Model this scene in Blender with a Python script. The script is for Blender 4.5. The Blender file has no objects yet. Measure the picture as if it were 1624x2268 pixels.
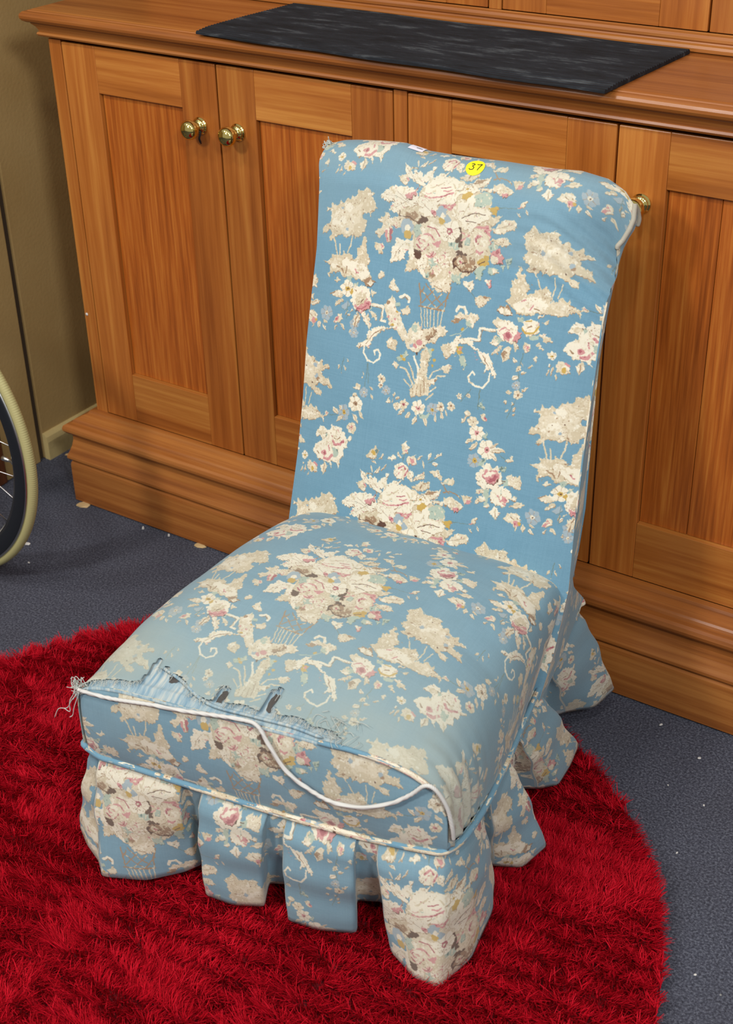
import bpy, bmesh, math, random
import numpy as np
from mathutils import Vector, Matrix, Euler

sc = bpy.context.scene
COL = sc.collection

# ------------------------------------------------------------------ camera
cd = bpy.data.cameras.new('camera'); cam = bpy.data.objects.new('camera', cd); COL.objects.link(cam)
cd.sensor_fit = 'VERTICAL'; cd.sensor_height = 36.0; cd.sensor_width = 36.0
cd.lens = 50.034
cam.matrix_world = Matrix((
    (0.833141, -0.268235, 0.483659, 1.773940),
    (0.552635, 0.438065, -0.709009, -1.707718),
    (-0.021693, 0.857991, 0.513206, 1.392274),
    (0, 0, 0, 1)))
cd.dof.use_dof = True; cd.dof.focus_distance = 2.0; cd.dof.aperture_fstop = 9.0
cd.clip_start = 0.05
sc.camera = cam

# ------------------------------------------------------------------ world, lamps, exposure
sc.view_settings.view_transform = 'Standard'; sc.view_settings.look = 'None'
sc.view_settings.gamma = 1.0; sc.view_settings.use_curve_mapping = False
sc.view_settings.exposure = -0.13
w = bpy.data.worlds.new('world'); sc.world = w; w.use_nodes = True
w.node_tree.nodes['Background'].inputs[0].default_value = (0.88, 0.88, 0.89, 1)
w.node_tree.nodes['Background'].inputs[1].default_value = 0.50
def area(name, loc, target, size, power, color):
    ld = bpy.data.lights.new(name, 'AREA'); ld.shape = 'RECTANGLE'; ld.size, ld.size_y = size; ld.energy = power; ld.color = color
    o = bpy.data.objects.new(name, ld); COL.objects.link(o); o.location = loc
    o.rotation_euler = (Vector(target) - Vector(loc)).to_track_quat('-Z', 'Y').to_euler()
    return o
# shop track lamps: one strong to the left of the camera, a row of weaker ones overhead and to the right
area('lamp', (0.15, -2.7, 2.3), (0.9, -0.3, 0.3), (0.30, 0.30), 40, (1.0, 0.97, 0.93))
for k in range(3):
    area('ceiling_lamp', (-0.6 + 1.1 * k, -1.7, 2.75), (-0.3 + 0.95 * k, -0.5, 0.0), (0.22, 0.22), 14, (1.0, 0.96, 0.90))
area('side_lamp', (2.6, -1.9, 2.2), (0.0, 0.0, 0.3), (0.35, 0.35), 40, (0.95, 0.97, 1.0))

# ------------------------------------------------------------------ helpers
def link(o, parent=None):
    COL.objects.link(o)
    if parent is not None:
        o.parent = parent
    return o
ORG = {}
def empty(name, loc, label, cat, group=None):
    o = bpy.data.objects.new(name, None); COL.objects.link(o); o.location = loc; o.empty_display_size = 0.05
    o['label'] = label; o['category'] = cat
    if group: o['group'] = group
    ORG[o] = Vector(loc)
    return o
def mesh(name, verts, faces, mat, parent=None, uvs=None, smooth=True, label=None, mats=None, org=None):
    """one mesh object; verts are world positions, shifted to the frame of the thing it belongs to"""
    root = parent
    while root is not None and root.parent is not None: root = root.parent
    off = ORG.get(root, Vector((0, 0, 0))) if root is not None else (Vector(org) if org is not None else Vector((0, 0, 0)))
    v = np.asarray(verts, dtype=np.float64).reshape(-1, 3) - np.array(off)[None]
    me = bpy.data.meshes.new(name)
    me.from_pydata(v.tolist() if len(v) < 400000 else v.tolist(), [], [tuple(f) for f in faces])
    if mat is not None: me.materials.append(mat)
    if uvs is not None:
        lay = me.uv_layers.new(name='UVMap'); li = np.empty(len(me.loops), dtype=np.int32); me.loops.foreach_get('vertex_index', li)
        lay.data.foreach_set('uv', np.asarray(uvs, dtype=np.float32)[li].ravel())
    if smooth: me.polygons.foreach_set('use_smooth', [True] * len(me.polygons))
    me.update()
    o = bpy.data.objects.new(name, me); link(o, parent)
    if root is None and org is not None: o.location = org
    if label: o['label'] = label
    return o
def from_bm(name, bm, mat, parent=None, smooth=False, label=None, org=None):
    bm.verts.index_update()
    vs = [v.co[:] for v in bm.verts]; fs = [[v.index for v in f.verts] for f in bm.faces]; bm.free()
    return mesh(name, vs, fs, mat, parent, smooth=smooth, label=label, org=org)
def add_box(bm, x0, x1, y0, y1, z0, z1, bev=0.0, seg=2):
    r = bmesh.ops.create_cube(bm, size=1.0)
    vs = r['verts']
    for v in vs:
        v.co = Vector((x0 + (v.co.x + .5) * (x1 - x0), y0 + (v.co.y + .5) * (y1 - y0), z0 + (v.co.z + .5) * (z1 - z0)))
    if bev > 0:
        es = list({e for v in vs for e in v.link_edges})
        bmesh.ops.bevel(bm, geom=es, offset=bev, segments=seg, affect='EDGES', profile=.5)
def box(name, x0, x1, y0, y1, z0, z1, mat, parent=None, bev=0.0015, label=None, org=None):
    bm = bmesh.new(); add_box(bm, x0, x1, y0, y1, z0, z1, bev)
    return from_bm(name, bm, mat, parent, label=label, org=org)
def grid_faces(nu, nv, closed_u=False):
    f = []
    for j in range(nv - 1):
        for i in range(nu - 1 + (1 if closed_u else 0)):
            a = j * nu + i; b = j * nu + (i + 1) % nu
            f.append((a, b, b + nu, a + nu))
    return f
def tube_data(pts, rad, k=8, twist=0.0, lobes=0, depth=0.0):
    P = np.asarray(pts, float); n = len(P)
    T = np.gradient(P, axis=0); T /= np.linalg.norm(T, axis=1)[:, None] + 1e-12
    up = np.array([0.13, 0.21, 0.97]); s = np.cross(T[0], up); s /= np.linalg.norm(s)
    L = np.r_[0, np.cumsum(np.linalg.norm(np.diff(P, axis=0), axis=1))]
    rad = np.broadcast_to(np.asarray(rad, float), (n,))
    V = []
    for i in range(n):
        s = s - T[i] * (s @ T[i]); s /= np.linalg.norm(s) + 1e-12; b = np.cross(T[i], s)
        a = np.arange(k) * 2 * np.pi / k
        rr = rad[i] * (1 + (depth * np.cos(lobes * (a - twist * L[i])) if lobes else 0 * a))
        V.append(P[i] + (np.cos(a) * rr)[:, None] * s + (np.sin(a) * rr)[:, None] * b)
    F = grid_faces(k, n, True)
    F.append(tuple(range(k))[::-1]); F.append(tuple((n - 1) * k + i for i in range(k)))
    a = np.tile(np.arange(k) / k, n); uv = np.c_[np.repeat(L, k) * 1000, a * 30]
    return np.concatenate(V), F, uv
def tube(name, pts, rad, mat, parent=None, k=8, **kw):
    lab = kw.pop('label', None); uvm = kw.pop('uv_shift', None); org = kw.pop('org', None)
    V, F, uv = tube_data(pts, rad, k, **kw)
    if uvm is not None: uv = (uv + np.array(uvm)) / np.array([684., 415.])
    return mesh(name, V, F, mat, parent, uvs=uv, label=lab, org=org)
def catmull(pts, n):
    P = np.asarray(pts, float); out = []
    Q = np.vstack([2 * P[0] - P[1], P, 2 * P[-1] - P[-2]])
    for i in range(len(P) - 1):
        p0, p1, p2, p3 = Q[i:i + 4]
        for t in np.linspace(0, 1, n, endpoint=False):
            out.append(.5 * ((2 * p1) + (-p0 + p2) * t + (2 * p0 - 5 * p1 + 4 * p2 - p3) * t * t + (-p0 + 3 * p1 - 3 * p2 + p3) * t ** 3))
    out.append(P[-1]); return np.array(out)
def lathe(name, prof, origin, axis, mat, parent, k=28, label=None):
    """prof: (radius, distance along axis)"""
    ax = np.asarray(axis, float); ax /= np.linalg.norm(ax)
    s = np.cross(ax, [0, 0, 1.0]) if abs(ax[2]) < .9 else np.cross(ax, [1.0, 0, 0]); s /= np.linalg.norm(s); b = np.cross(ax, s)
    a = np.arange(k) * 2 * np.pi / k; V = []
    for r_, d in prof:
        V.append(np.asarray(origin) + ax * d + r_ * (np.cos(a)[:, None] * s + np.sin(a)[:, None] * b))
    F = grid_faces(k, len(prof), True); n = len(prof)
    F.append(tuple(range(k))[::-1]); F.append(tuple((n - 1) * k + i for i in range(k)))
    return mesh(name, np.concatenate(V), F, mat, parent, label=label)
def vnoise(P, freq, seed=0):
    """smooth value noise on points, numpy"""
    P = np.asarray(P, float) * freq; i = np.floor(P).astype(np.int64); f = P - i; f = f * f * (3 - 2 * f)
    def h(a, b, c):
        n = (a * 374761393 + b * 668265263 + c * 2147483647 + seed * 1274126177) & 0xffffffff
        n = ((n ^ (n >> 13)) * 1274126177) & 0xffffffff
        return ((n ^ (n >> 16)) & 0xffff) / 32767.5 - 1
    r = 0
    for dx in (0, 1):
        for dy in (0, 1):
            for dz in (0, 1):
                wgt = (f[:, 0] if dx else 1 - f[:, 0]) * (f[:, 1] if dy else 1 - f[:, 1]) * (f[:, 2] if dz else 1 - f[:, 2])
                r = r + wgt * h(i[:, 0] + dx, i[:, 1] + dy, i[:, 2] + dz)
    return r

# ------------------------------------------------------------------ materials
def srgb(r, g, b):
    c = np.array([r, g, b], float) / 255; c = np.where(c <= .04045, c / 12.92, ((c + .055) / 1.055) ** 2.4)
    return (float(c[0]), float(c[1]), float(c[2]), 1.0)
class NT:
    def __init__(s, name, rough=.6, spec=.5, metal=0.0):
        s.m = bpy.data.materials.new(name); s.m.use_nodes = True; s.t = s.m.node_tree; s.b = s.t.nodes['Principled BSDF']
        s.b.inputs['Roughness'].default_value = rough; s.b.inputs['Specular IOR Level'].default_value = spec; s.b.inputs['Metallic'].default_value = metal
    def n(s, typ, **kw):
        nd = s.t.nodes.new(typ)
        for k, v in kw.items():
            if k.startswith('i_'):
                key = k[2:]; key = int(key) if key.isdigit() else key.replace('_', ' ')
                nd.inputs[key].default_value = v
            else: setattr(nd, k, v)
        return nd
    def l(s, a, b): s.t.links.new(a, b)
    def ramp(s, fac, stops):
        r = s.n('ShaderNodeValToRGB'); e = r.color_ramp.elements
        while len(e) < len(stops): e.new(.5)
        for el, (p, c) in zip(e, stops): el.position = p; el.color = c
        s.l(fac, r.inputs[0]); return r.outputs[0]
    def mix(s, fac, a, b, mode='MIX'):
        m = s.n('ShaderNodeMix', data_type='RGBA', blend_type=mode)
        for sock, v in ((m.inputs[0], fac), (m.inputs[6], a), (m.inputs[7], b)):
            if hasattr(v, 'is_output') or hasattr(v, 'links'): s.l(v, sock)
            else: sock.default_value = v
        return m.outputs[2]
    def math(s, op, a, b=0.0):
        m = s.n('ShaderNodeMath', operation=op)
        for sock, v in ((m.inputs[0], a), (m.inputs[1], b)):
            if hasattr(v, 'links'): s.l(v, sock)
            else: sock.default_value = v
        return m.outputs[0]
    def bump(s, h, dist, strength=1.0):
        b = s.n('ShaderNodeBump'); b.inputs['Distance'].default_value = dist; b.inputs['Strength'].default_value = strength
        s.l(h, b.inputs['Height']); s.l(b.outputs[0], s.b.inputs['Normal'])
    def col(s, c): s.l(c, s.b.inputs['Base Color'])
def plain(name, c, rough=.6, metal=0.0, spec=.5):
    t = NT(name, rough, spec, metal); t.b.inputs['Base Color'].default_value = c; return t.m
def wood(name, axis, lo, mid, hi, rough=.32, fine=1.0):
    t = NT(name, rough, .5); tc = t.n('ShaderNodeTexCoord'); oi = t.n('ShaderNodeObjectInfo')
    v = t.n('ShaderNodeVectorMath', operation='MULTIPLY_ADD'); v.inputs[1].default_value = (7.3, 3.1, 5.7)
    cmb = t.n('ShaderNodeCombineXYZ'); rnd = oi.outputs['Random']
    for k in range(3): t.l(rnd, cmb.inputs[k])
    t.l(cmb.outputs[0], v.inputs[0]); t.l(tc.outputs['Object'], v.inputs[2])
    sx = {'X': (1.6, 52, 52), 'Z': (52, 52, 1.6)}[axis]
    mp = t.n('ShaderNodeMapping'); mp.inputs['Scale'].default_value = sx; t.l(v.outputs[0], mp.inputs[0])
    n1 = t.n('ShaderNodeTexNoise', i_Scale=.55, i_Detail=3.0, i_Roughness=.55, i_Distortion=.35); t.l(mp.outputs[0], n1.inputs[0])
    n2 = t.n('ShaderNodeTexNoise', i_Scale=3.0 * fine, i_Detail=4.0, i_Roughness=.6); t.l(mp.outputs[0], n2.inputs[0])
    n3 = t.n('ShaderNodeTexNoise', i_Scale=3.4, i_Detail=2.0); t.l(v.outputs[0], n3.inputs[0])
    f = t.math('ADD', t.math('MULTIPLY', n1.outputs[0], 1 - .40 * fine), t.math('MULTIPLY', n2.outputs[0], .40 * fine))
    c = t.ramp(f, [(.34, lo), (.5, mid), (.66, hi)])
    c = t.mix(t.math('MULTIPLY', n3.outputs[0], .5), c, t.mix(.5, c, lo), 'MIX')
    c = t.mix(1.0, c, oi.outputs['Color'], 'MULTIPLY')
    t.col(c)
    n4 = t.n('ShaderNodeTexNoise', i_Scale=14.0, i_Detail=3.0); t.l(tc.outputs['Object'], n4.inputs[0])
    rr = t.n('ShaderNodeMapRange'); rr.inputs['To Min'].default_value = rough - .07; rr.inputs['To Max'].default_value = rough + .14
    t.l(n4.outputs[0], rr.inputs[0]); t.l(rr.outputs[0], t.b.inputs['Roughness'])
    t.bump(n2.outputs[0], .0006, .35)
    return t.m
LO, MD, HI = srgb(132, 70, 22), srgb(165, 97, 38), srgb(192, 128, 58)
WZ = wood('stained_pine_upright', 'Z', LO, MD, HI)
WX = wood('stained_pine_level', 'X', LO, MD, HI)
WP = wood('stained_pine_panel', 'Z', srgb(124, 60, 14), srgb(166, 88, 28), srgb(192, 118, 46), fine=1.5)
WM = wood('stained_pine_moulding', 'X', srgb(118, 64, 24), srgb(152, 90, 38), srgb(176, 114, 54), rough=.33)
BRASS = plain('polished_brass', srgb(226, 204, 122), .12, 1.0)
DARKV = plain('cabinet_inside', srgb(46, 24, 10), .8)

def carpet_mat():
    t = NT('charcoal_carpet', .95, .1); tc = t.n('ShaderNodeTexCoord')
    a = t.n('ShaderNodeTexNoise', i_Scale=300.0, i_Detail=3.0, i_Roughness=.7); t.l(tc.outputs['Object'], a.inputs[0])
    b = t.n('ShaderNodeTexNoise', i_Scale=6.0, i_Detail=4.0); t.l(tc.outputs['Object'], b.inputs[0])
    c = t.ramp(a.outputs[0], [(.34, srgb(48, 50, 59)), (.5, srgb(76, 79, 92)), (.66, srgb(114, 118, 130))])
    c = t.mix(t.math('MULTIPLY', b.outputs[0], .55), c, srgb(54, 50, 52))
    vo = t.n('ShaderNodeTexVoronoi', i_Scale=26.0); t.l(tc.outputs['Object'], vo.inputs[0])
    lint = t.ramp(vo.outputs['Distance'], [(.03, (1, 1, 1, 1)), (.05, (0, 0, 0, 1))])
    pick = t.ramp(vo.outputs['Color'], [(.80, (0, 0, 0, 1)), (.82, (1, 1, 1, 1))])
    c = t.mix(t.math('MULTIPLY', lint, pick), c, srgb(150, 148, 142))
    t.col(c); t.bump(a.outputs[0], .0025, .6); return t.m
def wall_mat(name, c1, c2):
    t = NT(name, .7, .25); tc = t.n('ShaderNodeTexCoord')
    a = t.n('ShaderNodeTexNoise', i_Scale=5.0, i_Detail=3.0); t.l(tc.outputs['Object'], a.inputs[0])
    b = t.n('ShaderNodeTexNoise', i_Scale=160.0, i_Detail=2.0); t.l(tc.outputs['Object'], b.inputs[0])
    t.col(t.ramp(a.outputs[0], [(.3, c1), (.7, c2)])); t.bump(b.outputs[0], .001, .4); return t.m

# ------------------------------------------------------------------ setting: floor and walls
def struct(o): o['kind'] = 'structure'; return o
struct(box('floor', -2.5, 4.0, -4.0, 1.2, -0.05, 0.0, carpet_mat(), bev=0))
MW = wall_mat('olive_wall', srgb(160, 130, 80), srgb(172, 144, 94))
MG = plain('groove_dark', srgb(60, 46, 30), .8)
MB = wall_mat('cream_baseboard', srgb(176, 154, 100), srgb(188, 168, 116))
wl = struct(box('wall_left', -0.30, -0.22, 0.050, 0.62, 0.0, 2.6, MW, bev=.002))
box('panel', -0.30, -0.217, -0.058, 0.034, 0.0, 2.6, MW, wl, bev=.002)
box('joint_strip', -0.30, -0.226, 0.034, 0.050, 0.0, 2.6, MG, wl, bev=0)
bb = bmesh.new()
prof = [(-.22, 0), (-.206, 0), (-.206, .040), (-.209, .050), (-.215, .056), (-.22, .057)]
def prism(prof, y0, y1):
    V = [(x, y0, z) for x, z in prof] + [(x, y1, z) for x, z in prof]; n = len(prof)
    F = [(i, (i + 1) % n, n + (i + 1) % n, n + i) for i in range(n)] + [tuple(range(n))[::-1], tuple(range(n, 2 * n))]
    return V, F
V, F = prism(prof, .050, .40); struct(mesh('baseboard_left', V, F, MB, smooth=False))
struct(box('wall_back', -0.30, 3.2, 0.62, 0.70, 0.0, 2.6, MW, bev=0))
struct(box('wall_back', -2.5, -0.30, 0.62, 0.70, 0.0, 2.6, MW, bev=0))
struct(box('wall_left', -2.58, -2.5, -4.0, 0.70, 0.0, 2.6, MW, bev=0))
# brown door post closing the end of the left wall
WD = wood('dark_post_wood', 'Z', srgb(74, 38, 18), srgb(104, 58, 28), srgb(128, 76, 40), rough=.4)
struct(box('trim_1', -0.34, -0.212, -0.15, -0.062, 0.0, 2.6, WD, bev=.003))

# ------------------------------------------------------------------ dresser: base cabinet, worktop, upper cabinet
def tinted(o, k=1.0, warm=0.0):
    o.color = (k * (1 + warm), k, k * (1 - warm), 1); return o
def sweep_L(prof, xl, xr, yb, closed=False):
    """profile (p outward, z) round three sides of a cabinet: left return, front, right return"""
    P = np.array(prof); rows = []
    for kx, ky in ((0, 0), (0, 1), (1, 1), (1, 0)):
        x = (xr + P[:, 0]) if kx else (xl - P[:, 0]); y = -P[:, 0] if ky else np.full(len(P), yb)
        rows.append(np.c_[x, y, P[:, 1]])
    n = len(P); V = np.concatenate(rows)
    F = grid_faces(n, 4)
    return V, F
XR = 1.371
BC = empty('base_cabinet', (0.685, 0.15, 0.0), 'long honey pine base cabinet with four panelled doors behind the blue chair', 'cabinet')
body = bmesh.new(); add_box(body, 0.004, XR - .004, 0.021, 0.46, 0.02, 0.871, 0)
from_bm('body', body, WZ, BC)
# face frame
tinted(box('frame_stile', 0.0, 0.0268, 0.0, 0.0205, 0.185, 0.8725, WZ, BC, .001), .93, .04)
tinted(box('frame_stile', 0.6733, 0.6955, 0.0, 0.0205, 0.185, 0.8725, WZ, BC, .001), .95, .04)
tinted(box('frame_stile', 1.3438, XR, 0.0, 0.0205, 0.185, 0.8725, WZ, BC, .001), .95, .02)
V, F = sweep_L([(0, .8995), (.018, .8995), (.0175, .897), (.0125, .892), (.0098, .887), (.009, .884), (.0112, .883), (.0125, .880), (.0105, .877), (.006, .8755), (.002, .875), (0, .8735)][::-1], 0, XR, .46)
tinted(mesh('cornice', V, F, WM, BC, smooth=False), .86, .03)
PL = [(0, .192), (.010, .191), (.012, .187), (.0125, .1855), (.0225, .1815), (.0228, .1805), (.0310, .1770), (.0335, .174), (.035, .1705), (.043, .1685), (.0475, .1655), (.0495, .160), (.0490, .155), (.045, .150), (.039, .1475), (.0365, .142), (.0366, .134), (.0395, .121), (.0445, .108), (.0480, .1005), (.0480, .096), (.0455, .0925), (.0405, .0915), (.0400, .0895), (.0425, .0880), (.0440, .0845), (.0445, .080), (.0445, .004), (0, .004)]
V, F = sweep_L(PL[::-1], 0, XR, .46)
tinted(mesh('plinth', V, F, WM, BC, smooth=False), 1.0, .0)
def door(x0, x1, z0, z1, y, knob=None, joint=None, root=None, st=.0715, rail_t=.075, rail_b=.095, tints=(1, 1, 1, 1, 1)):
    d = box('door', x0 + .004, x1 - .004, y + .012, y + .019, z0 + .004, z1 - .004, DARKV, root, 0)
    tinted(box('door_stile', x0, x0 + st, y, y + .018, z0, z1, WZ, d, .0012), tints[0], .02)
    tinted(box('door_stile', x1 - st, x1, y, y + .018, z0, z1, WZ, d, .0012), tints[1], .06)
    tinted(box('door_rail', x0 + st + .0002, x1 - st - .0002, y + .0003, y + .018, z1 - rail_t, z1, WX, d, .0008), tints[2], -.02)
    tinted(box('door_rail', x0 + st + .0002, x1 - st - .0002, y + .0003, y + .018, z0, z0 + rail_b, WX, d, .0008), tints[3], .0)
    a, b = x0 + st + .0005, x1 - st - .0005
    cuts = [a, b] if joint is None else [a, a + (b - a) * joint, b]
    for i in range(len(cuts) - 1):
        tinted(box('door_panel', cuts[i] + .0004, cuts[i + 1] - .0004, y + .0085, y + .016, z0 + rail_b + .0003, z1 - rail_t - .0003, WP, d, .0008), tints[4] * (1 + .05 * i), .015)
    if knob is not None:
        lathe('knob', [(.0005, 0), (.0135, 0), (.0140, .0012), (.0135, .0028), (.0115, .0036), (.0112, .0048), (.0108, .0062), (.0085, .0072), (.0062, .0085), (.0056, .0125), (.0062, .0165), (.0095, .0182), (.0130, .0205), (.0152, .0245), (.0156, .0285), (.0146, .0325), (.0118, .0360), (.0080, .0380), (.0040, .0389), (.0005, .0391)],
              (knob, y, .771), (0, -1, 0), BRASS, d, label='round polished brass knob')
    return d
ZB, ZT = .1925, .8695
door(.0286, .3486, ZB, ZT, 0, knob=.312, root=BC, tints=(1.06, .86, 1.12, .92, .98))
door(.3515, .6715, ZB, ZT, 0, knob=.387, root=BC, tints=(.88, .84, 1.06, 1.02, 1.0))
door(.6973, 1.0180, ZB, ZT, 0, knob=.9815, root=BC, tints=(1.02, .92, 1.10, 1.0, .95))
door(1.0210, 1.3420, ZB, ZT, 0, knob=1.060, root=BC, joint=.42, tints=(1.06, 1.0, .98, .98, .96))

WT = empty('worktop', (0.685, 0.2, 0.8995), 'honey pine worktop with rounded nosing under the black rubber mat', 'worktop')
top = [(-.02, .8998), (.022, .8998), (.0268, .9025), (.0295, .9065), (.0298, .9105), (.0285, .9140), (.0250, .9170), (.0195, .9172), (.0185, .9185), (.0150, .9190), (.0125, .9200), (-.02, .9200)]
V, F = sweep_L(top, 0, XR, .46); n = len(top)
F += [(n - 1, 2 * n - 1, 3 * n - 1, 4 * n - 1), tuple(reversed((0, n, 2 * n, 3 * n)))]
tinted(mesh('board', V, F, WM, WT, smooth=False), .94, .02)

UY = .214
UC = empty('upper_cabinet', (0.70, 0.34, 0.9200), 'honey pine upper cabinet standing on the worktop behind the rubber mat', 'cabinet')
ub = bmesh.new(); add_box(ub, .034, 1.40, UY + .021, .46, .9215, 1.72, 0); from_bm('body', ub, WZ, UC)
bm = [(0, .9465), (-.001, .9465), (.0005, .945), (.006, .9435), (.0085, .940), (.0085, .9365), (.006, .934), (.0065, .932), (.0105, .930), (.0115, .9265), (.0105, .9215), (0, .9215)]
rows = []
P = np.array(bm)
V, F = sweep_L(bm[::-1], .034, 1.40, .46 - UY); V = V + np.array([0, UY, 0])
tinted(mesh('base_moulding', V, F, WM, UC, smooth=False), 1.08, -.02)
for a, b in ((.034, .058), (.7050, .7260), (1.372, 1.40)):
    tinted(box('frame_stile', a, b, UY, UY + .0205, .9465, 1.72, WZ, UC, .001), .92, .04)
tinted(box('frame_rail', .060, 1.370, UY, UY + .0205, 1.66, 1.72, WX, UC, .001), 1.0, 0)
for (a, b), tn in (((.0600, .3800), (1, .95, 1, 1, .95)), ((.3830, .7030), (.95, .92, 1.05, .98, .95)), ((.7280, 1.0460), (1.02, .95, 1, 1.08, .95)), ((1.0490, 1.3700), (.92, .95, 1, .95, .95))):
    door(a, b, .9475, 1.655, UY, root=UC, tints=tn)

# ------------------------------------------------------------------ ribbed rubber mat on the worktop
RUB = NT('black_rubber', .8, .25); tc = RUB.n('ShaderNodeTexCoord'); mp = RUB.n('ShaderNodeMapping'); mp.inputs['Scale'].default_value = (3, 14, 14); RUB.l(tc.outputs['Object'], mp.inputs[0])
nz = RUB.n('ShaderNodeTexNoise', i_Scale=4.0, i_Detail=5.0, i_Roughness=.65); RUB.l(mp.outputs[0], nz.inputs[0])
RUB.col(RUB.ramp(nz.outputs[0], [(.35, srgb(15, 17, 20)), (.56, srgb(30, 33, 38)), (.76, srgb(78, 82, 84))]))
A_, B_, C_, D_ = (.345, -.034, .0), (1.020, -.050, .0), (1.031, .196, .0), (.361, .196, .0)
NR, NX = 36, 24; V = []; F = []
prf = []
for i in range(NR):
    for a, h in ((0.0, 0.0), (.22, 1.0), (.62, 1.0), (.84, 0.0)): prf.append(((i + a) / NR, h))
prf.append((1.0, 0.0))
for jx in range(NX + 1):
    s = jx / NX
    for tt, h in prf:
        p = (np.array(A_) * (1 - s) + np.array(B_) * s) * (1 - tt) + (np.array(D_) * (1 - s) + np.array(C_) * s) * tt
        droop = -.0022 * max(0, 1 - tt * 9) * (1 + .5 * math.sin(9 * s))
        V.append((p[0], p[1] + .002 * math.sin(21 * s + 1) * (1 - tt), .9252 + .0018 * h + droop + .0006 * math.sin(14 * s + 5 * tt)))
n = len(prf)
for jx in range(NX):
    for i in range(n - 1): F.append((jx * n + i, (jx + 1) * n + i, (jx + 1) * n + i + 1, jx * n + i + 1))
m0 = len(V); V += [(x, y, .9204) for x, y, z in V]
for jx in range(NX):
    for e in (0, n - 1): F.append((jx * n + e, (jx + 1) * n + e, m0 + (jx + 1) * n + e, m0 + jx * n + e))
for jx in (0, NX):
    for i in range(n - 1): F.append((jx * n + i, jx * n + i + 1, m0 + jx * n + i + 1, m0 + jx * n + i))
mt = mesh('rubber_mat', V, F, RUB.m, smooth=False, org=(.69, .08, .9204))
mt['label'] = 'black ribbed rubber mat lying along the pine worktop'; mt['category'] = 'mat'

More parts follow.
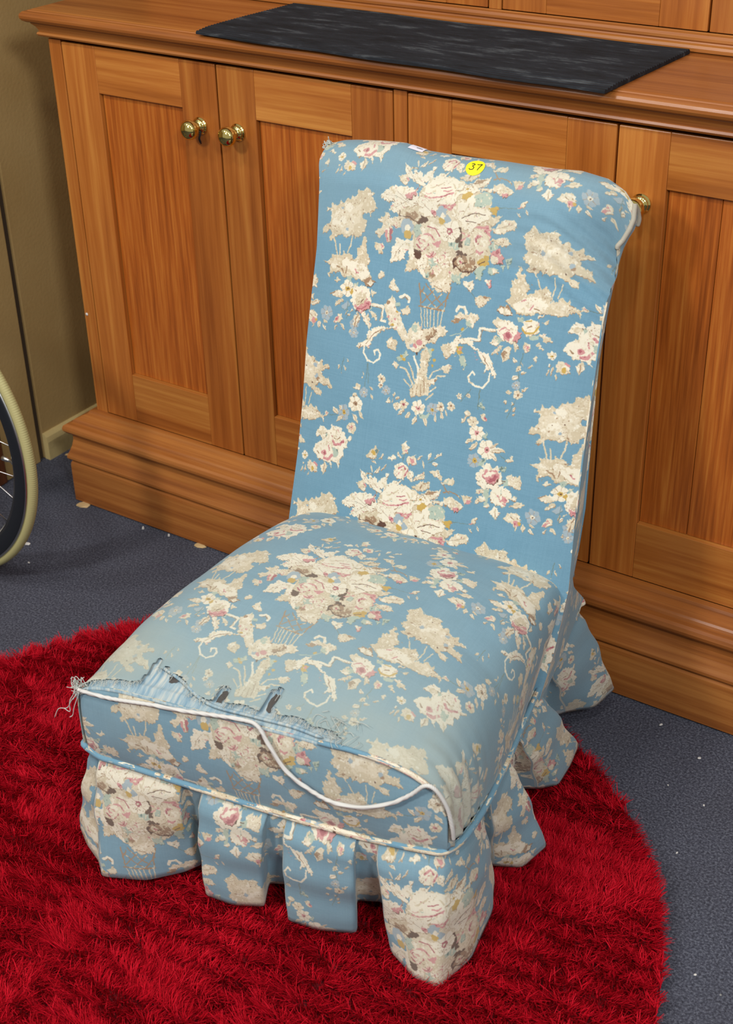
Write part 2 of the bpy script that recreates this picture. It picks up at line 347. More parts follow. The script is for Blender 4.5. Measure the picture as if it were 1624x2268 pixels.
# ------------------------------------------------------------------ printed cloth
MOTIF = """
S D .8 -897,2396 -884,2189 -889,2062
P C -1075,2035 -1012,2095 -952,2091 -978,2023 -1024,2013
P C -1085,1937 -1006,1969 -990,1941 -1046,1914
L C 3.5 -760,2067 -823,2096
L C 3.5 -750,1922 -779,2000
D S C 7.3 -891,1998
L C 2.1 -951,2280 -926,2233
L C 2.5 -960,2184 -923,2213
D C T 6.2 -650,2235
D C T 3.7 -653,2141
D S C 6.6 -558,2092
P C -543,1954 -483,2019 -474,1958 -517,1933
L C 2.3 -438,2028 -435,2081
L C 2.5 -400,2004 -355,2055
L C 1.7 -450,1952 -435,2008
D W T 11.4 -996,1818
L C 6.2 -1023,1674 -918,1568
L C 5.2 -936,1735 -852,1646
L C 2.1 -1106,1875 -1085,1853
D S Y 10.9 -1166,1665
L C 6.2 -1257,1624 -1351,1690
L C 5.2 -1182,1608 -1277,1513
L C 3.7 -1204,1678 -1256,1742
P C -1495,1585 -1464,1624 -1409,1581 -1440,1543 -1477,1545
O P 1.2 -1446,1584
S D .8 -1396,1574 -1277,1599
D C P 8.1 -1018,1477
L C 3.1 -1013,1355 -995,1316
P W -1607,1235 -1569,1320 -1542,1391 -1455,1388 -1414,1354 -1357,1387 -1356,1463 -1291,1434 -1208,1452 -1127,1394 -1080,1318 -999,1347 -1007,1313 -1061,1269 -1047,1175 -1119,1169 -1089,1046 -1145,1011 -1136,861 -1232,937 -1281,937 -1256,844 -1314,907 -1377,915 -1475,914 -1556,962 -1639,1020 -1565,1113 -1466,1201 -1509,1246
Q G -1284,1132 -1187,1132 -1183,1024 -1241,1000 -1284,1045
Q B -1577,1286 -1484,1328 -1430,1296 -1485,1251
Q K -1445,1314 -1405,1334 -1396,1271
Q G -1434,1327 -1382,1306 -1409,1235
S P 3.2 -1298,1227 -1255,1182 -1172,1201 -1109,1269
S P 1.6 -1224,1395 -1196,1368
S T 1.4 -1280,1274 -1216,1256 -1186,1295
S P 1.8 -1348,1151 -1326,1079
O P 4.4 -1417,1026
O R 2.1 -1418,1032
S P 4 -1406,952 -1332,947 -1281,1024
S T 1.2 -1540,1021 -1498,986
Q B -1192,1001 -1152,977 -1152,890
P C -1452,832 -1387,902 -1320,862 -1386,715
S T 1 -1390,747 -1383,870
P C -1670,793 -1656,873 -1591,855 -1513,829 -1501,743 -1583,702 -1649,731
O Y 2.9 -1578,759
S P 3 -1566,850 -1512,818
D W Y 6.2 -1743,914
L C 1.9 -1779,668 -1745,742
L C 2.1 -1722,670 -1701,786
L C 2.5 -1654,630 -1651,698
L C 2.7 -1761,772 -1741,810
S D .8 -1272,2407 -1290,2193
L C 2.5 -1182,2361 -1229,2394
L C 2.3 -1212,2240 -1252,2306
L C 2.7 -1346,2250 -1316,2293
P C -1296,2197 -1279,2200 -1282,2178
S D .8 784,2369 801,2111
P C 613,2035 665,2076 709,2044 675,2012
L C 3.2 590,1898 653,1990
D C B 7.6 758,1940
P C 837,2047 896,2083 932,2019 899,1988
O P 2.2 928,2006
P G 792,2169 854,2259 848,2216 886,2141 848,2139
D W P 11.6 838,1807
L C 5.4 802,1714 688,1653
L C 5.6 859,1679 767,1567
P G 919,1788 973,1848 1001,1758 950,1759
D W P 14.0 1012,1616
L C 6.1 1074,1630 1267,1661
L C 5.6 1071,1569 1179,1497
L C 3.7 1056,1662 1157,1745
D S Y 10.4 860,1436
Q G 904,1410 1015,1520 1027,1450 987,1380
P C 1282,1532 1371,1607 1404,1560 1349,1512
S D .8 1197,1585 1294,1535
P G 1224,1423 1320,1457 1307,1381 1260,1358
P W 889,1260 978,1354 993,1418 1078,1450 1111,1409 1210,1431 1264,1335 1284,1218 1209,1128 1048,1089 946,1151
P P 991,1272 1030,1353 1106,1359 1207,1370 1247,1283 1187,1183 1071,1180
Q W 1016,1277 1083,1342 1186,1341 1143,1295 1047,1248
Q R 1088,1233 1192,1306 1202,1248 1134,1195
P C 1340,1341 1397,1378 1417,1335 1499,1378 1551,1294 1555,1198 1415,1201 1333,1230
Q G 1276,1265 1360,1297 1376,1204 1304,1175
S K .8 1278,1253 1329,1253
P C 920,997 971,1083 1081,1122 1095,1039 968,1021
P C 949,856 965,959 1109,1030 1109,957
P C 1087,853 1125,936 1160,883 1139,853
Q G 1046,1101 1124,1095 1141,916 1099,856
P W 1128,998 1172,1119 1288,1195 1424,1143 1440,1049 1384,926 1245,916
O P 4.2 1358,1005
S P 2.4 1248,1052 1297,990 1380,949
S T 1.2 1276,1034 1307,1078
P C 1432,950 1544,1038 1643,1013 1511,933
P C 1403,1040 1520,1105 1507,1029
S T 1 1444,953 1574,1009
P W 1173,800 1249,893 1337,828 1280,704
S T 1 1276,727 1255,857
P C 1386,767 1435,853 1543,892 1633,816 1635,731 1525,704
S T 1 1480,815 1537,780
O P 4.2 1569,739
O Y 2.2 1612,750
D S C 10.8 1774,876
L C 4.2 1661,652 1675,754
L C 3.7 1740,709 1808,641
L C 4.2 1730,767 1816,740
L C 2.9 1561,639 1573,716
P C 1903,787 1960,886 2032,904 2034,820 1957,764
Q P 1915,790 1974,877 1990,857 1943,772
L C 2.0 2082,904 2119,974
L C 2.4 2110,887 2163,936
L C 2.7 1933,685 1979,745
L C 4.9 2017,779 2091,713
D S C 8.1 2246,813
D S C 7.3 2256,689
L C 2.4 2170,685 2199,729
P B -1876,4023 -1875,4091 -1813,4152 -1749,4195 -1770,4278 -1781,4319 -1857,4325 -1834,4371 -1781,4353 -1762,4432 -1726,4386 -1649,4405 -1640,4483 -1607,4428 -1562,4426 -1530,4481 -1481,4479 -1469,4532 -1406,4507 -1372,4612 -1321,4594 -1266,4618 -1243,4663 -1200,4635 -1184,4588 -1125,4587 -1175,4530 -1102,4499 -1084,4443 -1050,4406 -1119,4346 -1149,4291 -1194,4327 -1243,4328 -1263,4266 -1239,4236 -1191,4243 -1183,4185 -1208,4088 -1245,4074 -1247,4023 -1330,3985 -1375,4021 -1423,4013 -1450,3992 -1572,4008 -1629,3991 -1686,3965 -1721,3926 -1760,3920 -1723,4011 -1748,4050 -1798,4043
Q C -1768,4261 -1638,4330 -1535,4446 -1454,4433 -1365,4361 -1282,4331 -1311,4259 -1273,4197 -1374,4148 -1437,4037 -1597,4047 -1678,4052 -1768,4116
Q W -1568,4400 -1486,4445 -1424,4361 -1476,4311 -1539,4336
Q W -1660,4208 -1546,4242 -1478,4184 -1568,4120 -1651,4141
O S 1.9 -1597,4357
O S 2.3 -1480,4099
O K 0.9 -1443,4219
O K 0.7 -1597,4183
O T 1.2 -1758,4117
O T 1.1 -1554,4300
O T 1.1 -1616,4104
O T 0.9 -1412,4278
S B 2.2 -1676,3967 -1632,3870 -1590,3748
S B 2 -1570,3889 -1543,3738
S B 2.2 -1383,4011 -1396,3890 -1421,3792
P B -1812,3644 -1722,3649 -1676,3683 -1697,3757 -1643,3731 -1616,3752 -1553,3736 -1505,3753 -1497,3831 -1450,3787 -1399,3778 -1348,3769 -1320,3713 -1291,3718 -1275,3874 -1231,3915 -1198,4022 -1156,4003 -1141,3836 -1105,3790 -1060,3755 -1064,3711 -1107,3670 -1045,3586 -998,3534 -1135,3460 -1296,3476 -1433,3454 -1523,3526 -1601,3504 -1668,3484 -1666,3398 -1698,3480 -1667,3545 -1707,3617
Q C -1701,3644 -1606,3685 -1538,3627 -1568,3561 -1637,3550
Q W -1496,3685 -1432,3730 -1336,3685 -1247,3682 -1128,3684 -1050,3551 -1146,3467 -1261,3508 -1370,3576 -1473,3594
S T 1.6 -1573,3595 -1490,3574 -1452,3520
S T 1.6 -1413,3526 -1406,3614
S P 2 -1273,3592 -1248,3553 -1217,3550
S B 1.6 -1506,3546 -1435,3471
P C -1587,3411 -1554,3460 -1489,3427 -1533,3385
P G -1396,3477 -1320,3507 -1289,3426 -1364,3396
P C -1630,3212 -1519,3283 -1417,3274 -1417,3205 -1525,3186
S T 1.4 -1620,3214 -1517,3275
P B -1528,3063 -1508,3137 -1424,3186 -1390,3157 -1472,3099
P S -1421,3091 -1315,3196 -1293,3113 -1343,3043
P T -1135,3460 -1047,3535 -940,3475 -989,3407 -1067,3402
Q W -1073,3444 -1000,3482 -949,3465 -1010,3412
P C -995,3380 -912,3351 -969,3273
P G -1267,3412 -1200,3432 -1199,3354 -1257,3345
D W Y 11.4 -1354,3328
O Y 4.2 -1270,3299
O K 1.2 -1350,3329
P W -1286,3201 -1257,3345 -1138,3416 -1023,3367 -964,3239 -987,3123 -1095,3052 -1221,3099
P B -1218,3213 -1172,3307 -1075,3324 -1024,3246 -1072,3168 -1169,3152
P P -1220,3160 -1157,3136 -1092,3165 -1029,3280 -969,3204 -995,3113 -1095,3052 -1188,3079
S R 1.4 -1162,3101 -1091,3096 -1022,3160
S K 1 -1124,3185 -1082,3236
P C -1207,2997 -1136,3062 -1098,3008 -1154,2841 -1203,2937
S T 1.4 -1165,2847 -1160,2953 -1132,3036
P W -1103,3042 -1039,3079 -1021,3021 -1062,2962
P C -1052,2964 -987,3062 -917,2918 -929,2865
P C -985,3114 -864,3093 -839,2993 -922,3022
P C -1271,3029 -1241,3096 -1216,3065
Q G -1005,3111 -945,3173 -928,3125
P C -917,3582 -888,3646 -827,3630 -810,3582 -862,3539
P C -736,3475 -693,3576 -644,3508 -577,3451 -610,3411 -692,3440
Q T -683,3510 -643,3499 -626,3451
S D .8 -1321,3169 -1308,2935
P B 1041,4404 1116,4467 1172,4538 1220,4524 1276,4460 1355,4462 1446,4517 1520,4476 1507,4423 1592,4384 1632,4411 1688,4348 1744,4346 1781,4383 1814,4326 1912,4331 1939,4304 1799,4221 1832,4164 1901,4144 1953,4163 1966,4093 2023,4020 1898,4040 1785,4053 1718,3990 1835,3958 1848,3887 1745,3901 1658,3949 1549,3994 1487,3963 1438,3986 1399,3948 1355,4004 1315,3976 1316,3903 1269,3979 1213,3970 1161,4004 1214,4033 1147,4086 1090,4150 1136,4220 1079,4285 1103,4341
Q C 1279,4378 1389,4395 1495,4431 1598,4354 1675,4294 1789,4281 1718,4177 1657,4084 1486,4098 1369,4121 1265,4199
Q W 1388,4270 1456,4270 1457,4198 1390,4197
Q C 1132,4439 1202,4429 1191,4364 1133,4366
O S 3.0 1351,4223
O S 3.2 1688,4286
O S 3.2 1726,4137
O T 2.7 1754,4100
O T 1.6 1273,4022
O K 1.1 1668,4023
O T 1.4 1431,4027
O K 0.8 1528,4240
O K 0.8 1414,4378
S B 2 1340,3896 1400,3780
S B 1.6 1558,3943 1573,3799 1557,3628
S B 1.6 1669,3888 1633,3714
P B 954,3555 1027,3642 990,3721 1015,3779 995,3829 1067,3883 1038,3920 1067,4020 1118,3986 1116,3933 1175,3922 1175,3858 1254,3798 1226,3698 1302,3721 1337,3780 1418,3773 1454,3831 1532,3771 1554,3711 1546,3626 1607,3668 1663,3730 1751,3682 1776,3728 1812,3651 1904,3635 1971,3637 1921,3607 1933,3536 1879,3589 1769,3517 1683,3491 1570,3492 1435,3479 1281,3441 1145,3428 1011,3533
Q W 1067,3543 1244,3658 1401,3675 1530,3591 1474,3518 1255,3458 1117,3455
Q C 1561,3607 1673,3679 1792,3637 1884,3622 1758,3578 1581,3558
S P 1.6 1174,3593 1227,3623
S P 1.6 1295,3497 1338,3579
S T 1.4 1356,3540 1428,3520
P T 852,3430 910,3505 1014,3512 1079,3405 967,3375
Q W 864,3432 914,3484 1036,3451 1068,3403 977,3387
P C 822,3262 880,3338 965,3320 899,3222
P C 829,3003 894,3113 996,3066 928,2978
P C 866,2856 961,2995 1020,2995 954,2895
P C 1007,2861 1044,2988 1147,3008 1124,2862 1054,2794
Q T 1005,2872 1050,2957 1080,2919 1048,2826
P C 1136,3071 1202,3094 1242,2993 1189,2962
P C 1480,3221 1530,3262 1659,3179 1587,3133
P C 1433,3094 1498,3117 1556,3052 1537,3027
P B 1485,3392 1560,3416 1547,3361
Q G 1150,3396 1240,3412 1243,3327 1174,3326
Q G 917,3117 1017,3081 980,3020 895,3037
Q G 1328,3171 1480,3221 1469,3154 1357,3134
P C 1526,3484 1422,3424 1437,3469
P W 893,3188 910,3300 1031,3343 1157,3290 1201,3169 1128,3048 985,3064
S P 2 940,3186 1003,3230 1077,3211
Q P 983,3140 1067,3199 1123,3144 1077,3071 1006,3079
Q R 1027,3159 1082,3180 1097,3128 1049,3098
P P 1135,3146 1177,3240 1240,3209 1205,3073 1157,3085
P W 1218,3269 1249,3361 1357,3401 1455,3366 1453,3248 1360,3188 1265,3202
S Y 2.2 1231,3261 1287,3207 1388,3225 1451,3322
S Y 1.6 1273,3354 1350,3379
S T 1.6 1308,3286 1360,3316
P C 1278,3022 1294,3100 1379,3073 1381,2998 1338,2979
Q P 1316,3040 1370,3061 1358,2994
L C 2.3 1189,2864 1232,2818
L C 1.6 1290,2851 1329,2793
P C 1252,2734 1268,2776 1309,2740 1285,2708
P C 1442,2912 1472,2972 1509,2925 1484,2866
L C 1.6 1400,2785 1451,2827
S D .8 1306,2962 1286,2806
S T 1.7 -293,3580 -244,3427 -224,3298
S T 1.7 175,3615 135,3462 118,3284
S T 2.2 -256,3292 130,3286
S T 1.5 -276,3524 -135,3416 14,3303
S T 1.5 -196,3596 -44,3461 87,3352
S T 1.5 -206,3551 -257,3454
S T 1.5 -71,3529 -213,3336
S T 1.5 63,3508 -118,3309
S T 1.5 151,3465 14,3303
S B 1.5 -219,3269 -165,3027
S B 1.5 -169,3263 -125,3034
S B 1.5 -121,3272 -89,3041
S B 1.8 -72,3273 -48,3048
S B 1.5 -15,3276 3,3058
S B 1.5 42,3278 51,3066
S B 1.5 99,3281 99,3075
S W 3.4 -956,3185 -768,3188 -775,3007 -707,3004
S T 1 -944,3165 -790,3162 -792,3004
P C -756,3220 -658,3356 -600,3307 -585,3205 -511,3159 -479,3060 -393,2941 -343,2830 -439,2798 -522,2902 -672,2995 -720,3092
O Y 2.1 -601,2978
O P 2.7 -666,3071
O P 2.1 -579,3057
O Y 1.8 -562,3164
O T 2.4 -711,3258
O G 3.8 -559,3254
S W 3.6 -541,3354 -481,3401 -409,3369 -408,3310
S T 1 -521,3335 -469,3377 -421,3338
P C -517,3202 -394,3268 -362,3170 -457,3138
P W -562,2940 -713,2935 -844,2896 -937,2827 -987,2696 -1112,2604 -1099,2575 -977,2629 -912,2603 -900,2697 -784,2839 -709,2906
S T 1 -946,2658 -866,2809 -726,2903
S W 2.6 -978,2636 -979,2529 -897,2438 -808,2424 -731,2485 -717,2564 -767,2608 -815,2583 -799,2533
P B -659,2742 -577,2817 -486,2774 -501,2650 -621,2658
Q C -650,2743 -575,2803 -549,2747 -611,2705
P C -380,2854 -333,2982 -281,3080 -196,3066 -169,2997 -42,3035 35,3063 144,3098 221,3024 149,2966 72,2937 70,2848 -47,2856 -100,2771 -184,2665 -323,2699 -383,2763
P T -100,2875 -8,3026 56,3038 22,2943 -49,2870
O P 4.0 -174,2817
O P 2.7 -232,2761
O K 2.1 -185,2673
O G 4.6 -268,2994
O S 3.1 -281,2752
O K 1.4 -102,2786
P G -86,2789 33,2766 26,2601 -50,2556 -114,2649
P B -121,2692 -70,2792 -4,2685 5,2522 63,2156 -195,2088 -241,2170 -155,2264 -122,2482
S T 1 -117,2241 -107,2122
S T 1 -80,2324 -50,2133
S T 1 -36,2363 4,2159
S T 1 -178,2198 -156,2112
S C 2 -106,2650 -78,2309
S W 3 -228,2627 -138,2479 -122,2270
S B 2.6 -401,2442 -315,2429 -210,2298 -166,2231
S B 2.2 -296,2524 -212,2419 -159,2293
S B 2 44,2379 81,2462 186,2527
S B 2 60,2277 152,2431 264,2453
S B 2 50,2184 159,2282
S B 2 -327,2290 -215,2221
S B 2 40,2091 125,2184
P G -471,2565 -353,2678 -311,2626 -349,2543 -429,2513
O Y 2.7 -368,2555
O Y 1.8 -407,2593
O Y 2.7 80,2626
O Y 2.1 51,2546
O Y 1.8 33,2766
P C -529,2448 -497,2515 -422,2469 -465,2415
P C 179,2571 333,2630 307,2491 225,2490
P C -2,2355 157,2401 106,2301 24,2300
P C 284,3240 335,3322 449,3313 589,3338 629,3287 570,3160 490,3160 443,3254 248,3161
Q T 247,3168 286,3226 367,3226 342,3178
Q G 445,3240 525,3240 539,3155 474,3158
S W 3.6 303,3324 325,3386 405,3386 448,3320
S G 1.2 492,3146 410,3058 244,2984
O Y 2.1 419,3104
S W 3.4 395,2953 547,3010 675,3005 665,3163 885,3174
S T 1 414,2934 693,2993 701,3140 888,3153
P W 289,2903 397,3041 430,3033 393,2967 547,3010 627,2908 727,2883 845,2847 930,2717 1002,2570 954,2575 873,2676 805,2604 807,2693 726,2795 650,2868 545,2922 402,2910 358,2783 243,2687 163,2776 138,2831
S T 1.2 752,2829 853,2702
P B 138,2831 240,2909 301,2832 274,2693 186,2736
P Y 359,2872 454,2890 468,2804 412,2749
O P 2.1 429,2841
P G 394,2761 506,2767 554,2673 534,2595 462,2640
S W 2.6 890,2621 892,2518 822,2408 725,2411 622,2450 595,2518 648,2588 685,2558
P C 523,3543 613,3573 756,3569 691,3486 623,3416 552,3462
Q T 598,3571 755,3576 684,3528
S D .8 467,3592 543,3518
S D .8 -891,2401 -834,2127
D C B 5.8 -371,1914
D C P 7.6 -276,1957
D S Y 9.2 157,1979
D C T 6.4 264,2039
D C T 6.4 414,2078
D C S 4.0 512,2233
D C S 3.4 636,2266
L C 4.0 -249,1893 -331,1815
L C 4.6 -163,1881 -224,1783
L C 5.5 -58,1857 -104,1717
L C 5.5 40,1878 103,1738
L C 4.3 199,1927 232,1820
L C 3.7 274,1973 322,1884
L C 3.4 334,2016 377,1949
Q G -25,1864 132,1928 111,1847 -2,1823
D W P 10.4 -56,1957
S D .8 668,2370 539,2164
S D .8 795,2380 791,2157
P G 797,2173 857,2245 882,2146
P C 610,2029 659,2077 707,2034 664,1995
D C B 7.3 754,1939
L C 3.4 654,2008 599,1898
P C 834,2046 891,2088 952,2011 892,1984
O P 2.1 928,2014
S D .8 1311,2964 1269,2754 1337,2447 1211,2081
L C 4.0 1172,2866 1242,2821
L C 5.5 1200,2609 1278,2654
D S C 6.1 1276,2529
D C T 6.4 1319,2414
L C 3.7 1362,2481 1438,2540
L C 4.0 1232,2418 1144,2429
L C 1.8 1146,2275 1171,2317
L C 2.1 1258,2269 1266,2314
L C 2.7 1180,2171 1219,2216
L C 2.1 1281,2133 1323,2164
L C 1.5 1272,2183 1309,2243
D C T 3.7 1270,2747
L C 3.1 1319,2691 1375,2724
P B -731,5303 -611,5451 -532,5415 -572,5285 -705,5282
O Y 2.9 -620,5362
O D 2.6 -573,5392
O C 2.3 -649,5308
L W 2.9 -522,5297 -462,5391
L W 3.4 -641,5250 -563,5227
L W 3.6 -563,5079 -491,5190
L W 1.8 -469,5141 -391,5260
L W 3.1 -644,5175 -595,5092
P C -232,5562 -167,5616 -104,5577 -116,5469 -170,5443
Q P -178,5495 -110,5523 -124,5474
L W 3.9 -258,5450 -195,5371
P W -388,5341 -323,5395 -245,5360 -326,5315
S D .8 -156,5446 -166,5325
P C -125,5387 -66,5427 12,5484 22,5421 33,5344 -20,5318 -78,5318
Q P -62,5402 10,5405 22,5328 -34,5315
L W 2.9 36,5417 113,5481
L W 3.4 211,5451 222,5558
L W 2.9 283,5487 382,5581
L W 5.2 261,5403 342,5428
S D .8 323,5502 212,5398
P W -286,5150 -275,5273 -180,5321 -90,5302 -44,5193 -131,5093 -236,5108
S P 2 -211,5234 -146,5289 -110,5244
S P 2 -111,5151 -68,5254
S P 1.6 -199,5157 -167,5231
P C 25,5116 43,5187 172,5283 188,5181
V 35,5145 167,5229
P W -65,5135 -40,5261 12,5206 11,5113
L W 3.4 116,5416 167,5315
P C 228,5296 377,5344 430,5277 430,5185 366,5236
P C 433,5173 504,5255 584,5287 646,5249 600,5186
Q G 458,5192 561,5256 528,5195
P B 11,5020 167,5136 279,5150 291,5073 145,4998
S T 1.6 131,4995 171,5111 268,5134
S T 1.7 -710,4807 -715,4942 -687,5057 -598,5064
S T 1.7 -485,4806 -535,4889
S T 1.7 478,5157 531,5090 578,5062
P W -812,5089 -751,5083 -579,4933 -538,4862 -600,4874 -715,4942 -770,5010
V -743,5030 -571,4881
P W -510,4868 -484,4996 -345,5150 -370,5023 -348,4975 -452,4882
P B -445,4833 -128,5027 108,4982 318,4910 554,4755 598,4573 626,4324 663,4102 591,3937 360,3784 162,3673 -138,3623 -399,3777 -506,3892 -473,4158 -715,4383 -614,4592 -475,4649
Q K -476,4469 -333,4490 -288,4393 -366,4330 -461,4368
Q K -434,4008 -315,4000 -324,3868 -417,3893
Q K 120,4376 204,4388 245,4139 161,4126
Q K 141,4071 321,4112 347,3949 177,3844
Q G 306,4808 463,4880 569,4832 544,4728 472,4655 358,4664
Q G -217,3937 -100,3943 -53,3833 -164,3789
Q G 52,4173 193,4195 209,4095 80,4088
P W -1035,4559 -912,4693 -815,4744 -645,4793 -493,4762 -435,4578 -604,4528 -658,4495 -717,4395 -879,4424 -814,4538 -929,4508
V -942,4591 -796,4618 -535,4564
V -788,4470 -603,4619
V -791,4683 -599,4594
P P -671,4674 -546,4729 -513,4798 -512,4696 -574,4623 -648,4625
P B -700,4476 -575,4532 -423,4502 -382,4431 -459,4355 -594,4270 -727,4264 -730,4381
Q T -621,4448 -480,4494 -411,4427 -490,4364 -604,4334
S K 1 -712,4461 -715,4383 -584,4402 -428,4347
P W -758,3773 -767,3930 -714,4083 -614,4111 -467,4120 -438,4033 -534,3979 -547,3872 -629,3820
V -698,3875 -653,3974 -577,4064
P W -529,4045 -442,4059 -411,3854 -473,3871
P C -930,4365 -869,4361 -840,4313 -715,4383 -685,4283 -813,4238 -772,4166 -795,4018 -856,4021 -901,4120 -965,4044 -1043,4105 -953,4165 -941,4232 -1019,4254 -930,4313
Q P -903,4133 -861,4152 -834,4025 -865,4033
Q R -835,4182 -786,4177 -781,4046 -804,4029
P C -1030,3968 -939,3969 -884,4004 -890,3844 -966,3846 -1023,3916
Q P -939,3969 -900,3962 -913,3894
P W -404,4851 -377,4956 -247,5049 -138,5089 -207,4979 -284,4918
P W -647,5049 -532,5012 -422,4874 -445,4833 -537,4859 -625,4949
V -583,4968 -483,4891
P C 167,4965 296,5045 470,5092 443,5002 331,4912 521,4950 504,4885 379,4881
Q T 195,4969 324,5042 407,5047 252,4964
P W -399,4724 -402,4839 -342,4923 -128,5027 20,4996 110,4970 112,4870 18,4832 104,4831 177,4904 316,4922 324,4873 273,4841 94,4804 74,4662 6,4640 -206,4610 -301,4661
S P 2.2 -380,4701 -249,4700 -112,4744 8,4805
S P 1.6 -137,4811 -78,4806 -26,4838
S R 1.2 -264,4882 -232,4868
S R 1.2 -185,4842 -61,4878
S B 2 -327,4823 -247,4872 -170,4933
S B 2 -42,4937 12,4869
P C -829,4884 -730,4961 -667,4893 -677,4814 -781,4813
Q P -715,4912 -667,4893 -681,4840
P W -495,4634 -421,4682 -216,4673 -170,4564 -213,4468 -325,4439 -419,4477 -416,4555
V -412,4620 -217,4493
Q P -149,4618 72,4675 32,4567 -58,4593
P Y 138,4798 241,4862 279,4804 247,4737 148,4736
D W Y 6.2 179,4891
P W 44,4493 42,4594 152,4711 210,4707 275,4829 342,4763 331,4660 496,4684 576,4620 600,4560 499,4495 399,4417 342,4332 236,4368 178,4461
S B 1.2 104,4654 107,4502
S B 1.2 269,4690 184,4513
S K .8 186,4500 345,4574 514,4573
S K .8 248,4471 391,4467
P Y 552,4679 673,4709 662,4607 594,4597
P B 513,4497 625,4577 732,4605 702,4537 619,4450
P C 627,4401 779,4574 905,4567 973,4490 847,4421 717,4364
V 652,4417 899,4516
Q G 613,4234 716,4288 762,4181 641,4149
P C 618,4285 712,4312 816,4353 910,4292 891,4239 753,4230
V 648,4277 792,4249
P C -399,4351 -260,4397 -105,4343 -31,4148 -214,4107 -404,4195
R 15.8 -259,4113
Q P -402,4182 -320,4220 -265,4060 -315,4000 -399,4065
Q R -365,4136 -310,4157 -282,4070 -337,4049
Q P -216,4120 -49,4171 -65,4091 -188,4033
P C 257,4064 261,4218 379,4364 541,4413 542,4236 387,4058
Q P 432,4219 531,4386 613,4398 642,4226 525,4080 452,4094
Q R 499,4242 582,4331 613,4234 531,4132
S K .8 514,4231 565,4265
S P 1.6 216,4314 334,4293 219,4212
Q P 385,4415 562,4454 600,4396 474,4390
D C P 6.6 18,4026
D W P 6.2 -68,3922
D C P 6.2 -76,3790
D W P 6.9 38,3900
D C P 5.8 129,3785
D C B 5.5 149,4021
D T P 5.5 -125,3730
P T 169,3985 261,4039 435,4027 479,3932 408,3843 266,3833 183,3897
S K 1.2 199,3887 296,3825 436,3848 495,3921
S K 1.2 263,4026 280,3926 333,3947
O C 4.8 245,3959
O P 2.2 255,3941
P Y 486,3971 569,4074 653,4075 654,3985 566,3920
S K 1 518,3951 593,4014
P P 659,4126 773,4195 844,4105 832,4014 738,3986 655,4062
O C 5.5 728,4048
O R 2.7 754,4141
R 14.4 499,4242
R 11.7 -202,4031
R 8.2 -1,3959
R 11.0 -333,4115
R 6.9 -76,3790
R 6.2 -742,4262
P G -492,4285 -399,4351 -351,4229 -429,4165
P G 284,4247 350,4283 352,4181 283,4170
P G -273,3732 -160,3764 -174,3670 -248,3670
P P -255,4552 -162,4514 -182,4460 -259,4487
S R 1.4 -278,4330 -158,4309 -87,4230
S P 1.6 -249,3958 -157,3934 -110,4006
S T 1.4 -40,4480 56,4418 120,4376
D W R 15.8 44,4314
O C 2.5 42,4307
O S 7.6 -107,4535
O S 6.9 -36,4455
O Y 4.8 -82,4423
O W 3.8 -78,4488
O S 10.3 -579,4273
O W 4.1 -569,4255
O Y 5.5 -557,4178
P W -394,3844 -253,3984 -205,3861 -248,3762 -216,3650 -302,3727
V -314,3804 -248,3854
P B -522,3705 -525,3823 -475,3884 -341,3787 -393,3739
P C -134,3598 24,3715 174,3688 154,3541 -31,3510
S T 1.2 -72,3582 50,3550
P W 316,3699 482,3739 506,3678 461,3606 369,3642
P G 145,3774 298,3812 295,3656 186,3703
P G 459,3877 615,3966 577,3768 490,3779
P G 660,3948 803,3933 759,3862 673,3873
P C 704,3942 808,3908 743,3872
P G 866,4058 968,4112 952,4046 886,4023
P G 822,3987 877,3996 862,3917
P G 886,4023 945,4007 926,3953
P P 640,3772 707,3796 741,3718 690,3684
O W 2.5 663,3763
P C -920,3587 -874,3634 -816,3604 -844,3539 -898,3544
P C -737,3484 -684,3586 -641,3500 -572,3445 -644,3419
P C 931,4733 971,4819 1024,4833 1000,4730
Q P 929,4745 976,4752 961,4718
L W 2.5 928,4670 970,4626
L W 2.7 1029,4722 1079,4667
S D .8 675,4697 920,4719
P C 515,4986 618,5037 725,4977 800,4938 743,4868 646,4867 514,4912
P P 656,4893 735,4917 745,4856 679,4841
P C 760,5093 896,5099 906,5039 807,4976
Q P 805,4988 902,5063 888,4987
S T 1.5 489,5058 580,5094 679,5083 743,5029
"""
TW,TH=1780,1080; PPM=TW/684.0          # pixels per millimetre of cloth; one repeat is 684 x 415 mm
def s2l(c):
    c=np.asarray(c,float)/255.0
    return np.where(c<=.04045,c/12.92,((c+.055)/1.055)**2.4)
PAL=dict(W=(219,211,190),C=(207,195,170),B=(194,180,152),T=(150,122,96),P=(192,136,134),R=(160,92,98),
         G=(164,176,160),D=(104,122,116),Y=(184,152,80),K=(92,66,54),S=(150,164,170))
BLUE=(105,143,162)
